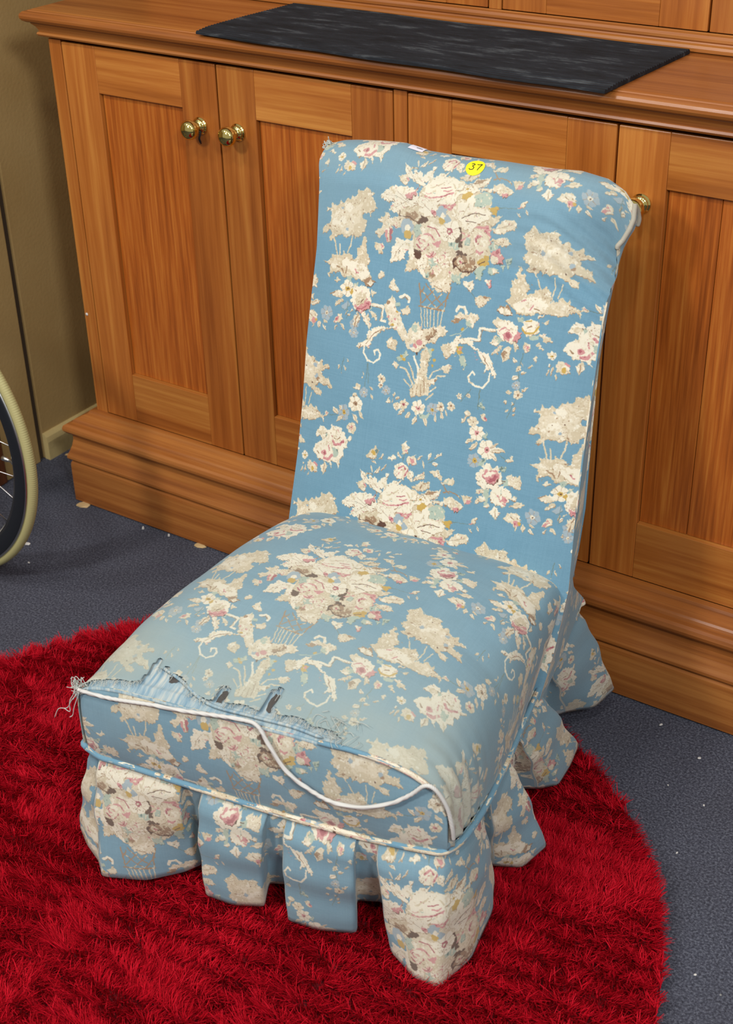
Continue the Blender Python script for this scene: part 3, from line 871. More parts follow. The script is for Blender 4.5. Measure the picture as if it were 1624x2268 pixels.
def paint_cloth(motif):
    rng=np.random.default_rng(7)
    img=np.empty((TH,TW,3),np.float32); img[:]=BLUE
    lab=np.zeros((TH,TW),np.int16)
    def noise(cell):
        h,w=max(2,round(TH/cell)),max(2,round(TW/cell)); g=rng.uniform(-1,1,(h,w))
        yy=np.arange(TH)*h/TH; xx=np.arange(TW)*w/TW
        y0=yy.astype(int);x0=xx.astype(int);fy=(yy-y0)[:,None];fx=(xx-x0)[None]
        fy=fy*fy*(3-2*fy);fx=fx*fx*(3-2*fx); y1=(y0+1)%h;x1=(x0+1)%w
        return (g[np.ix_(y0,x0)]*(1-fx)+g[np.ix_(y0,x1)]*fx)*(1-fy)+(g[np.ix_(y1,x0)]*(1-fx)+g[np.ix_(y1,x1)]*fx)*fy
    WX=(noise(11)*3.2+noise(5)*2.6).astype(np.float32); WY=(noise(11)*3.2+noise(5)*2.6).astype(np.float32)
    order={k:i+1 for i,k in enumerate(PAL)}
    def fill(pts,col,warp=1.0):
        pts=np.asarray(pts,float)
        for ox,oy in ((0,0),(342,207.5)):
            P=(pts+np.array([ox,oy]))*PPM
            x0,y0=np.floor(P.min(0)-5).astype(int); x1,y1=np.ceil(P.max(0)+5).astype(int)
            xi=np.arange(x0,x1+1); yi=np.arange(y0,y1+1); xm=xi%TW; ym=yi%TH
            I=np.ix_(ym,xm)
            X=xi[None]+WX[I]*warp; Y=yi[:,None]+WY[I]*warp
            ins=np.zeros(X.shape,bool); n=len(P)
            for a in range(n):
                xa,ya=P[a]; xb,yb=P[(a+1)%n]
                if ya==yb: continue
                c=(ya>Y)!=(yb>Y)
                ins^=c&(X<(xb-xa)*(Y-ya)/(yb-ya)+xa)
            if ins.any():
                yy,xx=np.nonzero(ins); img[ym[yy],xm[xx]]=PAL[col]; lab[ym[yy],xm[xx]]=order[col]
    def disc(x,y,r,col,warp=1.0,k=12,jag=.0,ph=0.0):
        a=np.arange(k)*2*np.pi/k+ph; rr=r*(1+jag*np.cos(a*k/2))
        fill(np.c_[x+rr*np.cos(a),y+rr*np.sin(a)],col,warp)
    def line(pts,w,col,warp=.5):
        pts=np.asarray(pts,float)
        for (xa,ya),(xb,yb) in zip(pts[:-1],pts[1:]):
            d=np.array([xb-xa,yb-ya]); L=np.hypot(*d)+1e-6; d/=L; nrm=np.array([-d[1],d[0]])*w/2; e=d*w*.3
            A=np.array([xa,ya]);B=np.array([xb,yb])
            fill([A+nrm-e,B+nrm+e,B-nrm+e,A-nrm-e],col,warp)
    def outline(pts,col):
        fill(np.asarray(pts)+np.array([.35,-.75]),{'W':'T','C':'T','B':'T','P':'K','G':'D','T':'K','Y':'T','S':'D'}.get(col,'D'),1.0)
    def petals(x,y,r,pc,cc):
        k=6; a0=rng.uniform(0,6)
        disc(x+.3,y-.6,r*.82,'T',1.2)
        for i in range(k):
            a=a0+i*2*np.pi/k
            disc(x+r*.58*np.cos(a),y+r*.58*np.sin(a),r*.42,pc,.9,8)
        for i in range(k):
            a=a0+(i+.5)*2*np.pi/k
            line([(x+r*.35*np.cos(a),y+r*.35*np.sin(a)),(x+r*.8*np.cos(a),y+r*.8*np.sin(a))],.5,'T',.4)
        disc(x,y,r*.3,cc,.7,8); disc(x+.3,y-.3,max(.45,r*.1),'K',.3,6)
    for ln in motif.strip().split('\n'):
        t=ln.split(); k=t[0]
        nn={'P':2,'Q':2,'S':3,'V':1,'D':4,'O':3,'R':2,'L':3}[k]
        pts=np.array([[float(v)/10 for v in p.split(',')] for p in t[nn:]])
        if k=='P':
            sp=[]
            for a_,b_ in zip(pts,np.roll(pts,-1,0)):
                d=b_-a_; L=np.hypot(*d); m=max(1,int(L/3.2)); nv=np.array([-d[1],d[0]])/(L+1e-6)
                for q in range(m):
                    sp.append(a_+d*q/m)
                    if L>3: sp.append(a_+d*(q+.5)/m+nv*rng.uniform(-1.9,1.2)*min(1.0,L/7))
            outline(sp,t[1]); fill(sp,t[1])
            lo,hi=pts.min(0),pts.max(0); c0=pts.mean(0)
            if t[1] in 'WCB' and (hi-lo).prod()>90:
                for q in range(int(min(16,(hi-lo).prod()/70))):
                    p=c0+(pts[rng.integers(len(pts))]-c0)*rng.uniform(.15,.8); e=(p-c0)*rng.uniform(.08,.3)+rng.normal(0,.8,2)
                    line([p,p+e*.5+rng.normal(0,.4,2),p+e],rng.uniform(.5,1.1),rng.choice(list({'W':'BBTPCG','C':'BTTPWG','B':'CWTTC'}[t[1]])),.6)
        elif k=='Q': fill(pts,t[1],1.1)
        elif k=='S': line(pts,float(t[2]),t[1])
        elif k=='V':
            for (xa,ya),(xb,yb) in zip(pts[:-1],pts[1:]):
                n=max(2,int(np.hypot(xb-xa,yb-ya)/1.7))
                for f in np.linspace(0,1,n): disc(xa+(xb-xa)*f,ya+(yb-ya)*f,.42,'K',.25,6)
        elif k=='D': petals(*pts[0],float(t[3]),t[1],t[2])
        elif k=='O': disc(*pts[0],float(t[2]),t[1],.9)
        elif k=='R':
            x,y=pts[0]; r=float(t[1])
            disc(x,y,r*.9,'C',1.3)
            for q in range(9):
                a=rng.uniform(0,6.28); d=r*rng.uniform(.2,.8)
                line([(x+d*np.cos(a+e),y+d*np.sin(a+e)) for e in (0,.5,1.0)],r*.14,rng.choice(['P','P','R','B','W']))
        elif k=='L':
            (xa,ya),(xb,yb)=pts; w=float(t[2])/2; d=np.array([xb-xa,yb-ya]);L=np.hypot(*d);d/=L;nv=np.array([-d[1],d[0]])
            A=np.array([xa,ya]); pr=[(0,.15),(.25,.8),(.5,1),(.75,.75),(.9,.4),(1.02,0)]
            poly=[A+d*L*f+nv*w*g for f,g in pr]+[A+d*L*f-nv*w*g for f,g in pr[::-1]]
            outline(poly,t[1]); fill(poly,t[1],.9)
            if L>5: line([(xa,ya),(xa+d[0]*L*.8,ya+d[1]*L*.8)],.5,'T',.3)
    # mottled two-tone cream and beige stitches, brown flecks
    m=noise(12)+.7*noise(5)
    def swap(a,b,cond):
        s=(lab==order[a])&cond; img[s]=PAL[b]
    swap('W','C',m>.6); swap('C','B',m>.62); swap('C','W',m<-.5); swap('B','C',m>.45); swap('B','W',m<-.85)
    swap('P','R',m>.75); swap('P','C',m<-.7); swap('G','D',m>.85); swap('G','C',m<-.75); swap('W','B',m>1.05); swap('T','B',m>.5)
    f=noise(2.6)*(noise(34)>.1)
    for a in 'WCB': swap(a,'T',f>.74); swap(a,'K',f>.9)
    # soften by a pixel, thread-by-thread tone
    for ax in (0,1): img=(img*2+np.roll(img,1,ax)+np.roll(img,-1,ax))/4
    th=(rng.normal(0,1,(TH,1))*1.6+rng.normal(0,1,(1,TW))*1.2+noise(1.5)*2.2+noise(5)*1.5)
    th=th+ (noise(60)*2.0)
    img=np.clip(img+th[...,None],0,255)
    return img

IMG = bpy.data.images.new('toile_print', TW, TH, alpha=False)
px = np.ones((TH, TW, 4), np.float32); px[..., :3] = paint_cloth(MOTIF) / 255.0
IMG.pixels.foreach_set(px.ravel()); IMG.update(); IMG.pack()
def cloth(name, fade=0.0, tint=(1, 1, 1, 1), fadecol=srgb(152, 158, 146)):
    t = NT(name, .88, .18); uv = t.n('ShaderNodeUVMap'); uv.uv_map = 'UVMap'
    im = t.n('ShaderNodeTexImage', image=IMG, interpolation='Linear'); t.l(uv.outputs[0], im.inputs[0])
    tc = t.n('ShaderNodeTexCoord')
    nz = t.n('ShaderNodeTexNoise', i_Scale=9.0, i_Detail=4.0, i_Roughness=.6); t.l(tc.outputs['Object'], nz.inputs[0])
    c = t.mix(1.0, im.outputs[0], tint, 'MULTIPLY')
    at = t.n('ShaderNodeAttribute', attribute_name='wear')
    f = t.math('MULTIPLY', at.outputs['Fac'], t.math('ADD', t.math('MULTIPLY', nz.outputs[0], .9), .35))
    c = t.mix(f, c, t.mix(.78, c, fadecol))
    t.col(c)
    wv = t.n('ShaderNodeTexNoise', i_Scale=1500.0, i_Detail=1.0); t.l(tc.outputs['Object'], wv.inputs[0])
    nb = t.n('ShaderNodeTexNoise', i_Scale=38.0, i_Detail=3.0); t.l(tc.outputs['Object'], nb.inputs[0])
    h = t.math('ADD', t.math('MULTIPLY', wv.outputs[0], .12), nb.outputs[0])
    t.bump(h, .0012, .35)
    t.b.inputs['Sheen Weight'].default_value = .15
    return t.m
CL = cloth('toile_cloth')
LIN = NT('faded_blue_lining', .9, .15); tc = LIN.n('ShaderNodeTexCoord'); mp = LIN.n('ShaderNodeMapping'); mp.inputs['Scale'].default_value = (260, 30, 30); LIN.l(tc.outputs['Object'], mp.inputs[0])
nz = LIN.n('ShaderNodeTexNoise', i_Scale=1.0, i_Detail=3.0); LIN.l(mp.outputs[0], nz.inputs[0])
LIN.col(LIN.ramp(nz.outputs[0], [(.32, srgb(116, 144, 160)), (.52, srgb(146, 164, 170)), (.74, srgb(186, 186, 176))]))
THR = plain('raw_thread', srgb(182, 186, 178), .9)
BND = NT('worn_binding', .9, .15); nz = BND.n('ShaderNodeTexNoise', i_Scale=220.0, i_Detail=2.0); BND.col(BND.ramp(nz.outputs[0], [(.4, srgb(150, 148, 140)), (.6, srgb(186, 174, 152))])); BND = BND.m
CORD = plain('white_cord', srgb(202, 200, 194), .85)
WAD = plain('grey_wadding', srgb(74, 70, 66), .95)
def wear(o, vals):
    at = o.data.attributes.new('wear', 'FLOAT', 'POINT'); at.data.foreach_set('value', np.asarray(vals, dtype=np.float32))
UVS = np.array([684.0, 415.0])

# ------------------------------------------------------------------ the slipper chair
CH = empty('slipper_chair', (0.88, -0.44, 0.0), 'low armless slipper chair in faded blue floral cover with ruffled skirt', 'chair')
def yf(x): return -.743 + (x - .672) * .19
YB = -.215
def interp(v, tab): return np.interp(v, [a for a, b in tab], [b for a, b in tab])
def smooth_interp(v, tab):
    xs = np.array([a for a, b in tab]); ys = np.array([b for a, b in tab]); v = np.atleast_1d(v).astype(float)
    d = np.gradient(ys, xs); i = np.clip(np.searchsorted(xs, v, 'right') - 1, 0, len(xs) - 2)
    h = xs[i + 1] - xs[i]; t = np.clip((v - xs[i]) / h, 0, 1)
    return (2 * t**3 - 3 * t**2 + 1) * ys[i] + (t**3 - 2 * t**2 + t) * h * d[i] + (-2 * t**3 + 3 * t**2) * ys[i + 1] + (t**3 - t**2) * h * d[i + 1]
NU = 190
def seat_section(v):
    """one cross section of the stuffed seat at depth v (0 front .. 1 under the back), left piping over the top to the right piping"""
    xl = float(smooth_interp(v, [(0, .668), (.15, .666), (.3, .667), (.5, .674), (.7, .684), (.84, .691), (1, .694)])); xr = float(smooth_interp(v, [(0, 1.158), (.2, 1.152), (.35, 1.143), (.6, 1.117), (.8, 1.097), (1, 1.080)]))
    zt = float(smooth_interp(v, [(0, .316), (.04, .326), (.1, .341), (.2, .361), (.4, .381), (.6, .386), (.75, .375), (.84, .360), (1, .332)]))
    zl = .2 + .04 * max(0, v - .6) / .4
    nl = float(interp(v, [(0, 8), (.06, 6.5), (.15, 5.2), (.4, 4.3), (.84, 4.6), (1, 5)])); nr = float(interp(v, [(0, 4.5), (.15, 3.4), (.4, 3.0), (.70, 4.5), (.84, 8.0), (1, 8)]))
    th = np.linspace(math.pi, 0, 1400); c = np.cos(th); s = np.sin(th); e = np.where(c < 0, 2 / nl, 2 / nr)
    xx = np.sign(c) * np.abs(c) ** e; zz = np.abs(s) ** e
    X = (xl + xr) / 2 + xx * (xr - xl) / 2; Z = zl + zz * (zt - zl)
    fl = float(interp(v, [(0, 0.0), (.3, .004), (.84, .004), (1, .004)])); flr = float(interp(v, [(0, 0.0), (.3, .006), (.84, .032), (1, .026)]))
    X = X - np.where(c < 0, fl, -flr) * np.abs(xx) * np.clip((Z - zl) / .14, 0, 1)
    # left edge of the front sits a touch lower than the middle
    L = np.r_[0, np.cumsum(np.hypot(np.diff(X), np.diff(Z)))]
    q = np.linspace(0, L[-1], NU)
    return np.interp(q, L, X), np.interp(q, L, Z), q, np.interp((xl + xr) / 2 + .02, X, L)
vs = np.r_[np.linspace(0, .12, 46), np.linspace(.12, 1, 90)[1:]]
NV = len(vs); S = np.zeros((NV, NU, 3)); UV = np.zeros((NV, NU, 2)); arc = np.zeros((NV, NU)); DF = np.zeros((NV, NU))
for j, v in enumerate(vs):
    X, Z, q, qc = seat_section(v); y0 = yf(np.clip(X, .668, 1.16))
    S[j] = np.c_[X, y0 + (YB - y0) * v, Z]; arc[j] = q - qc
for j in range(1, NV): DF[j] = DF[j - 1] + np.linalg.norm(S[j] - S[j - 1], axis=1)
# daisy of the bouquet sits at (x .882, y -.481); the cloth lies turned a few degrees with the front edge
dq = np.hypot(S[..., 0] - .882, S[..., 1] + .481) + 10 * (S[..., 2] < .33); jd, i0 = np.unravel_index(int(np.argmin(dq)), dq.shape)
A0 = arc[jd, i0]; D0 = DF[jd, i0]; ro = math.radians(-2.0)
su = (arc - A0) * 1000; sv = (DF - D0) * 1000
UV[..., 0] = 4.4 + su * math.cos(ro) + sv * math.sin(ro); UV[..., 1] = 431.4 - su * math.sin(ro) + sv * math.cos(ro)
UV = UV @ np.array([[0.9995, 0.1335], [0.0107, 1.1286]]) + np.array([-15.963, -43.0623])      # the cover is stretched a little over the stuffing
# gathers where the cover is pulled in at the front right corner and small slack ripples
flat = S.reshape(-1, 3)
rip = vnoise(flat, 22, 3) * .0012 + vnoise(flat, 60, 5) * .0004
ang = np.arctan2(flat[:, 0] - 1.15, -(flat[:, 1] + .66)); near = np.exp(-((flat[:, 0] - 1.15) ** 2 + (flat[:, 1] + .64) ** 2 + (flat[:, 2] - .23) ** 2) / .0040)
rip += near * .0035 * np.sin(flat[:, 2] * 160 + flat[:, 1] * 260)
flat[:, 2] += rip; flat[:, 0] += near * .004 * np.sin(flat[:, 1] * 300)
S = flat.reshape(NV, NU, 3)
TEAR = [(.665, -.01), (.682, .006), (.705, .006), (.728, .009), (.742, .010), (.750, .012), (.7555, .016), (.757, .048), (.760, .052), (.7625, .034), (.770, .036), (.776, .041), (.783, .031), (.792, .032), (.800, .030), (.812, .024), (.820, .014), (.835, .012), (.848, .010), (.8535, .010), (.8545, .034), (.866, .034), (.867, .012), (.880, .013), (.892, .017), (.903, .015), (.915, .012), (.9165, .044), (.925, .050), (.928, .024), (.936, .014), (.949, .016), (.967, .018), (.981, .011), (1.006, .013), (1.021, .006), (1.030, -.01), (1.30, -.01)]
def tear_edge(x):
    return np.interp(x, [a for a, b in TEAR], [b for a, b in TEAR]) + .0012 * np.sin(x * 900) * (np.interp(x, [.67, .69, 1.02, 1.03], [0, 1, 1, 0]))
te = tear_edge(S[..., 0]); gone = (DF < te) & (S[..., 2] > .27)
lift = np.exp(-((DF - te) / .012) ** 2) * ((te > .003) & ~gone) * .0022
Sx = S.copy(); Sx[..., 2] += lift + .0008
F = [f for f in grid_faces(NU, NV) if not any(gone.reshape(-1)[list(f)])]
seat = mesh('seat', Sx.reshape(-1, 3), F, CL, CH, uvs=(UV / UVS).reshape(-1, 2))
wearv = np.exp(-DF / .085) * 1.15 + .26 + .35 * np.exp(-((S[..., 0] - .72) / .08) ** 2) * np.exp(-DF / .15)
wear(seat, np.clip(wearv, 0, 1).reshape(-1))
so = seat.modifiers.new('Solidify', 'SOLIDIFY'); so.thickness = .0009; so.offset = -1
def seat_xyz(x, d):
    j = int(np.argmin(np.abs(DF[:, NU // 2] - d))); z = float(np.interp(x, S[j, 12:-12, 0], S[j, 12:-12, 2])); return np.array([x, yf(x) + (YB - yf(x)) * vs[j], z])
# pale lining and wadding under the torn front edge
js = np.where(vs <= .16)[0]; isel = np.where((S[0, :, 2] > .285))[0]
Lg = S[np.ix_(js, isel)].copy(); Lg[..., 2] -= .0035
fold = DF[np.ix_(js, isel)]; Lg[..., 2] += .0022 * np.exp(-((fold - .012) / .004) ** 2) + .0004 * np.sin(Lg[..., 0] * 700)
front0 = S[0, isel].copy(); front0[:, 1] -= .0035; front0[:, 2] -= .004; front1 = S[0, isel].copy(); front1[:, 1] -= .0032; front1[:, 2] += .0006
Lg = np.concatenate([front0[None], front1[None], Lg])
mesh('lining', Lg.reshape(-1, 3), grid_faces(len(isel), len(js) + 2), LIN.m, CH, label='pale faded lining strip showing through the torn front edge')
for k, (xa, xb, da, db) in enumerate(((.8565, .8640, .015, .031), (.9182, .9250, .020, .044), (.785, .796, .026, .034))):
    V = []
    for j in range(6):
        for i in range(6):
            x = xa + (xb - xa) * i / 5 + .001 * math.sin(5 * j + k); d = da + (db - da) * j / 5 + .0012 * math.sin(7 * i + 2 * k)
            jj = int(np.argmin(np.abs(DF[:, NU // 2] - d))); z = float(np.interp(x, S[jj, 15:-15, 0], S[jj, 15:-15, 2]))
            V.append((x, yf(x) + (YB - yf(x)) * vs[jj], z - .0018 + .0009 * math.sin(37 * i + 11 * j)))
    mesh('wadding', V, grid_faces(6, 6), WAD, CH, smooth=False, label='grey wadding showing in a hole of the torn edge')
tube('seam_fold', catmull([seat_xyz(x, d) + np.array([0, 0, .0005]) for x, d in ((.765, .040), (.80, .029), (.85, .0085), (.91, .0075), (.96, .007), (1.0, .004))], 8), np.r_[.0012, np.full(39, .0022), .001], LIN.m, CH, k=8)
# front boxing panel: runs from the seat's own front edge down to the lower piping
row = S[0]; ia = int(np.argmax(row[:, 2] > .296)); ib = NU - 1 - int(np.argmax(row[::-1, 2] > .212))
rx = row[ia:ib + 1]; NB = len(rx); NH = 14; V = np.zeros((NH, NB, 3)); UVb = np.zeros((NH, NB, 2))
nf = np.array([.19, -.982, 0]); nf /= np.linalg.norm(nf)
xs_ = np.linspace(.6685, 1.1570, 120); zbot = np.interp(xs_, [.668, .676, .69, .80, .95, 1.05, 1.12, 1.157], [.225, .206, .198, .193, .187, .187, .193, .200])
zb_ = np.interp(rx[:, 0], xs_, zbot)
for j in range(NH):
    t = j / (NH - 1); z = zb_ + (rx[:, 2] - zb_) * t
    b = (.008 * (4 * t * (1 - t)) ** .8) * np.interp(rx[:, 0], [.668, .69, 1.11, 1.157], [.3, 1, 1, .35]) + .0012
    V[j] = np.c_[rx[:, 0] + nf[0] * b, rx[:, 1] + nf[1] * b, z]
    UVb[j] = np.c_[((rx[:, 0] - .672) / .982 - .243) * 1000 + 4.4, (z - .311) * 1000 + 431.4]
V[..., 1] -= (.0012 * vnoise(V.reshape(-1, 3), 30, 9)).reshape(NH, NB)
V = np.concatenate([V[:, :1] + np.array([-.0005, .016, -.001]), V, V[:, -1:] + np.array([.002, .014, 0])], 1); UVb = np.concatenate([UVb[:, :1] - [16, 0], UVb, UVb[:, -1:] + [14, 0]], 1); NB += 2
fb = mesh('front_boxing', V.reshape(-1, 3), grid_faces(NB, NH), CL, CH, uvs=(UVb / UVS).reshape(-1, 2))
wear(fb, np.full(NB * NH, .30))
ztop_at = lambda x: float(np.interp(x, rx[:, 0], rx[:, 2]))
# ---- back
YAW = math.radians(4); REC = math.radians(17.5)
BX = np.array([math.cos(YAW), math.sin(YAW), 0]); BYv = np.array([-math.sin(YAW), math.cos(YAW), 0])
BV = math.cos(REC) * np.array([0, 0, 1.0]) + math.sin(REC) * BYv; BN = math.cos(REC) * BYv - math.sin(REC) * np.array([0, 0, 1.0])
BP = np.array([.885, -.31, .35])
LT = [(-.10, -.190), (0, -.189), (.09, -.188), (.17, -.190), (.25, -.194), (.37, -.195), (.44, -.203), (.47, -.2085), (.52, -.207)]
LT[0:1] = [(-.18, -.178), (-.10, -.188)]
RT = [(-.18, .222), (-.09, .233), (0, .238), (.11, .229), (.2, .2235), (.3, .2195), (.40, .2185), (.44, .209), (.458, .219), (.475, .2235), (.495, .222), (.53, .212)]
RQ = [(-.06, .213), (-.03, .209), (0, .213), (.04, .219), (.1, .222), (.2, .2165), (.3, .2105), (.4, .2105), (.44, .206), (.459, .2185)]
RR = .036
path = [(-.18 + i * .0094 / 3, 0.0, 0) for i in range(202)]               # front, V from -.09 to .459
path += [(None, a, 1) for a in np.linspace(0, math.pi, 26)[1:-1]]       # roll
RN = [(.4585, 2 * RR), (.435, .064), (.40, .050), (.36, .044), (.30, .044), (.20, .048), (.10, .058), (.04, .070), (0.0, .086), (-.03, .118), (-.055, .160)]
rear = [(a, b, 2) for a, b in RN]; path += rear
NS = 72; PT = np.zeros((len(path), NS, 3)); UVk = np.zeros((len(path), NS, 2))
def back_point(p, s):
    V_, N_, kind = p; crown = np.interp(s, [0.0, 0.04, 0.083, 0.167, 0.25, 0.333, 0.417, 0.5, 0.583, 0.667, 0.75, 0.833, 0.917, 0.97, 1.0], [0.0197, 0.0254, 0.028, 0.0314, 0.033, 0.0272, 0.0263, 0.0265, 0.0275, 0.027, 0.0271, 0.0291, 0.0239, 0.0125, -0.002])
    vc = .4585
    if kind == 0: vv = V_; nn = 0.0
    elif kind == 1: vv = vc + RR * math.sin(N_); nn = RR - RR * math.cos(N_)
    else: vv = V_; nn = N_
    up = np.clip((vv - .30) / .16, 0, 1); up = up * up * (3 - 2 * up)
    vq = vv + crown * up - .004 * (1 - up)
    l = np.interp(vv, *zip(*LT)); r = np.interp(vv, *zip(*RT))
    if kind == 2: k = float(np.clip((.459 - vv) / .06, 0, 1)); l += .009 * k + .02 * max(0, .1 - vv) / .15; r = np.interp(vv, *zip(*RQ))
    u = l + (r - l) * s
    kk = np.clip((s - .80) / .20, 0, 1) ** 2.2; full = float(np.clip((vv - .36) / .07, 0, 1)) if kind == 0 else 1.0
    if kind == 0: nn = nn + kk * (.006 + .006 * np.clip(vv / .3, 0, 1) + .034 * full * full * (3 - 2 * full))
    elif kind == 1: nn = nn * (1 - kk) + np.maximum(nn, .046) * kk
    if kind == 0:
        bow = (1 - np.abs(2 * s - 1) ** 4) * np.clip(1 - (vv - .44) / .03, 0, 1) * .012
        nn = nn - bow
        # drag creases running in from the upper right corner
        near = np.exp(-((s - .93) / .16) ** 2) * math.exp(-((vv - .405) / .045) ** 2)
        nn = nn + near * .0036 * np.sin((vv + .09 * (s - 1)) * 360 + 2.5 * np.sin(s * 14)) + .001 * np.sin(s * 9 + vv * 14)
    return u, vq, nn
W = 0.0; wl_ = []; prev = None
for j, p in enumerate(path):
    sg = np.linspace(0, 1, NS); u, vq, nn = back_point(p, sg)
    nn = np.broadcast_to(nn, (NS,)); vq = np.broadcast_to(vq, (NS,))
    PT[j] = BP + u[:, None] * BX + vq[:, None] * BV + nn[:, None] * BN
    mid = PT[j, NS // 2]
    if prev is not None: W += np.linalg.norm(mid - prev)
    prev = mid; wl_.append(W); UVk[j, :, 0] = u * 1000
j0 = int(np.argmin([abs(p[0]) if p[2] == 0 else 9 for p in path]))
UVk[..., 1] = ((np.array(wl_) - wl_[j0]) * 1000 + path[j0][0] * 1000)[:, None]
bk = mesh('back', PT.reshape(-1, 3), grid_faces(NS, len(path)), CL, CH, uvs=(UVk / UVS).reshape(-1, 2))
wr = np.zeros((len(path), NS)); wr[202:226] = .35; wr[180:202] = .2; wear(bk, wr.reshape(-1))
# side panels of the back, between the front seam and the rear edge
nfr = 202; nroll = 24; half = nfr + nroll // 2
for side, name_off in ((0, 0), (1, 1)):
    idx = 0 if side == 0 else NS - 1
    fr = PT[:half, idx]; re = PT[half:, idx][::-1]
    Lf = np.r_[0, np.cumsum(np.linalg.norm(np.diff(fr, axis=0), axis=1))]; Lr = np.r_[0, np.cumsum(np.linalg.norm(np.diff(re, axis=0), axis=1))]
    M = 60; q = np.linspace(0, 1, M)
    Af = np.stack([np.interp(q * Lf[-1], Lf, fr[:, k]) for k in range(3)], -1); Ar = np.stack([np.interp(q * Lr[-1], Lr, re[:, k]) for k in range(3)], -1)
    cols = 6; G = np.zeros((M, cols, 3)); U2 = np.zeros((M, cols, 2))
    for c in range(cols):
        t = c / (cols - 1); G[:, c] = Af * (1 - t) + Ar * t + (BX * (.003 if side else -.003)) * 4 * t * (1 - t)
        U2[:, c, 0] = 150 + np.linalg.norm(Ar - Af, axis=1) * t * 1000; U2[:, c, 1] = q * 640 - 40
    o = mesh('side_panel', G.reshape(-1, 3), grid_faces(cols, M), CL, CH, uvs=(U2 / UVS).reshape(-1, 2)); wear(o, np.full(M * cols, .45))
    tube('piping', Ar[8:-8] + BX * (.001 if side else -.001), .0020, CL, CH, k=8, uv_shift=(90, 415 * .62))
    if side: tube('seam', Af[24:-12] + BX * (.0006 if side else -.0006), .0013, CL, CH, k=6, uv_shift=(-255, 345))
# pleated ear of cloth folded over the right end of the roll
ear = [PT[j, -1] + BX * .0015 for j in range(197, 225)]
tube('piping', catmull(ear, 3), np.r_[.0016, np.full(3 * (len(ear) - 1) - 1, .0034), .002], BND, CH, k=8, label='worn beige binding round the right end of the rolled top')
# ---- piping between cover and skirt
def ring(n=1):
    front = [(x, yf(x), float(np.interp(x, xs_, zbot)) - .002) for x in np.linspace(.676, 1.146, 26)]
    right = [(1.156, -.640, .198), (1.1585, -.612, .199), (1.1535, -.560, .2), (1.1445, -.515, .2), (1.131, -.455, .2), (1.1155, -.39, .201), (1.104, -.33, .206), (1.096, -.275, .214), (1.089, -.225, .226), (1.084, -.178, .238)]
    rear_ = [(1.065, -.163, .24), (.87, -.174, .24), (.705, -.190, .24)]
    left = [(.690, -.205, .238), (.6865, -.30, .216), (.672, -.45, .203), (.6635, -.60, .2), (.663, -.70, .2), (.6655, -.735, .205)]
    return front, right, rear_, left
fr_, ri_, re_, le_ = ring()
loop = catmull(fr_ + ri_ + re_ + le_ + [fr_[0]], 6)
off = loop.copy()
cen = np.array([.89, -.44]); dd = loop[:, :2] - cen; dd /= np.linalg.norm(dd, axis=1)[:, None]; off[:, :2] += dd * .0035
tube('piping', off, .0042, CL, CH, k=10, uv_shift=(-330, 425), label='fabric piping between seat and skirt')
# upper seam piping on the right of the front, frayed away elsewhere
up = [(x, yf(x) - .0030, ztop_at(x) + .0005) for x in np.linspace(1.0, 1.135, 24)]
tube('piping', up, .0034, CL, CH, k=8, uv_shift=(200, 260))
# ---- white cord hanging loose across the front
cordp = [(.6735, -.7462, .3015), (.6879, -.7472, .3025), (.7276, -.7400, .3033), (.7816, -.7295, .3099), (.8218, -.7220, .3133), (.8645, -.7140, .3191), (.9062, -.7062, .3240), (.9265, -.7035, .3212), (.9452, -.7045, .2961), (.9669, -.7030, .2683), (.995, -.6980, .2507), (1.0233, -.6930, .2418), (1.0575, -.6865, .2455), (1.0912, -.6780, .2604), (1.116, -.6700, .2797), (1.1323, -.6655, .2979), (1.143, -.6625, .2974), (1.1521, -.6590, .2842), (1.1590, -.6560, .2656), (1.1635, -.6540, .2397), (1.1640, -.6520, .222)]
tube('cord', catmull(cordp, 16), np.interp(np.arange(321), [0, 6, 300, 320], [.0015, .0025, .0026, .0022]), CORD, CH, k=12, twist=900.0, lobes=3, depth=.16, label='loose white twisted cord pulled out of the front seam')
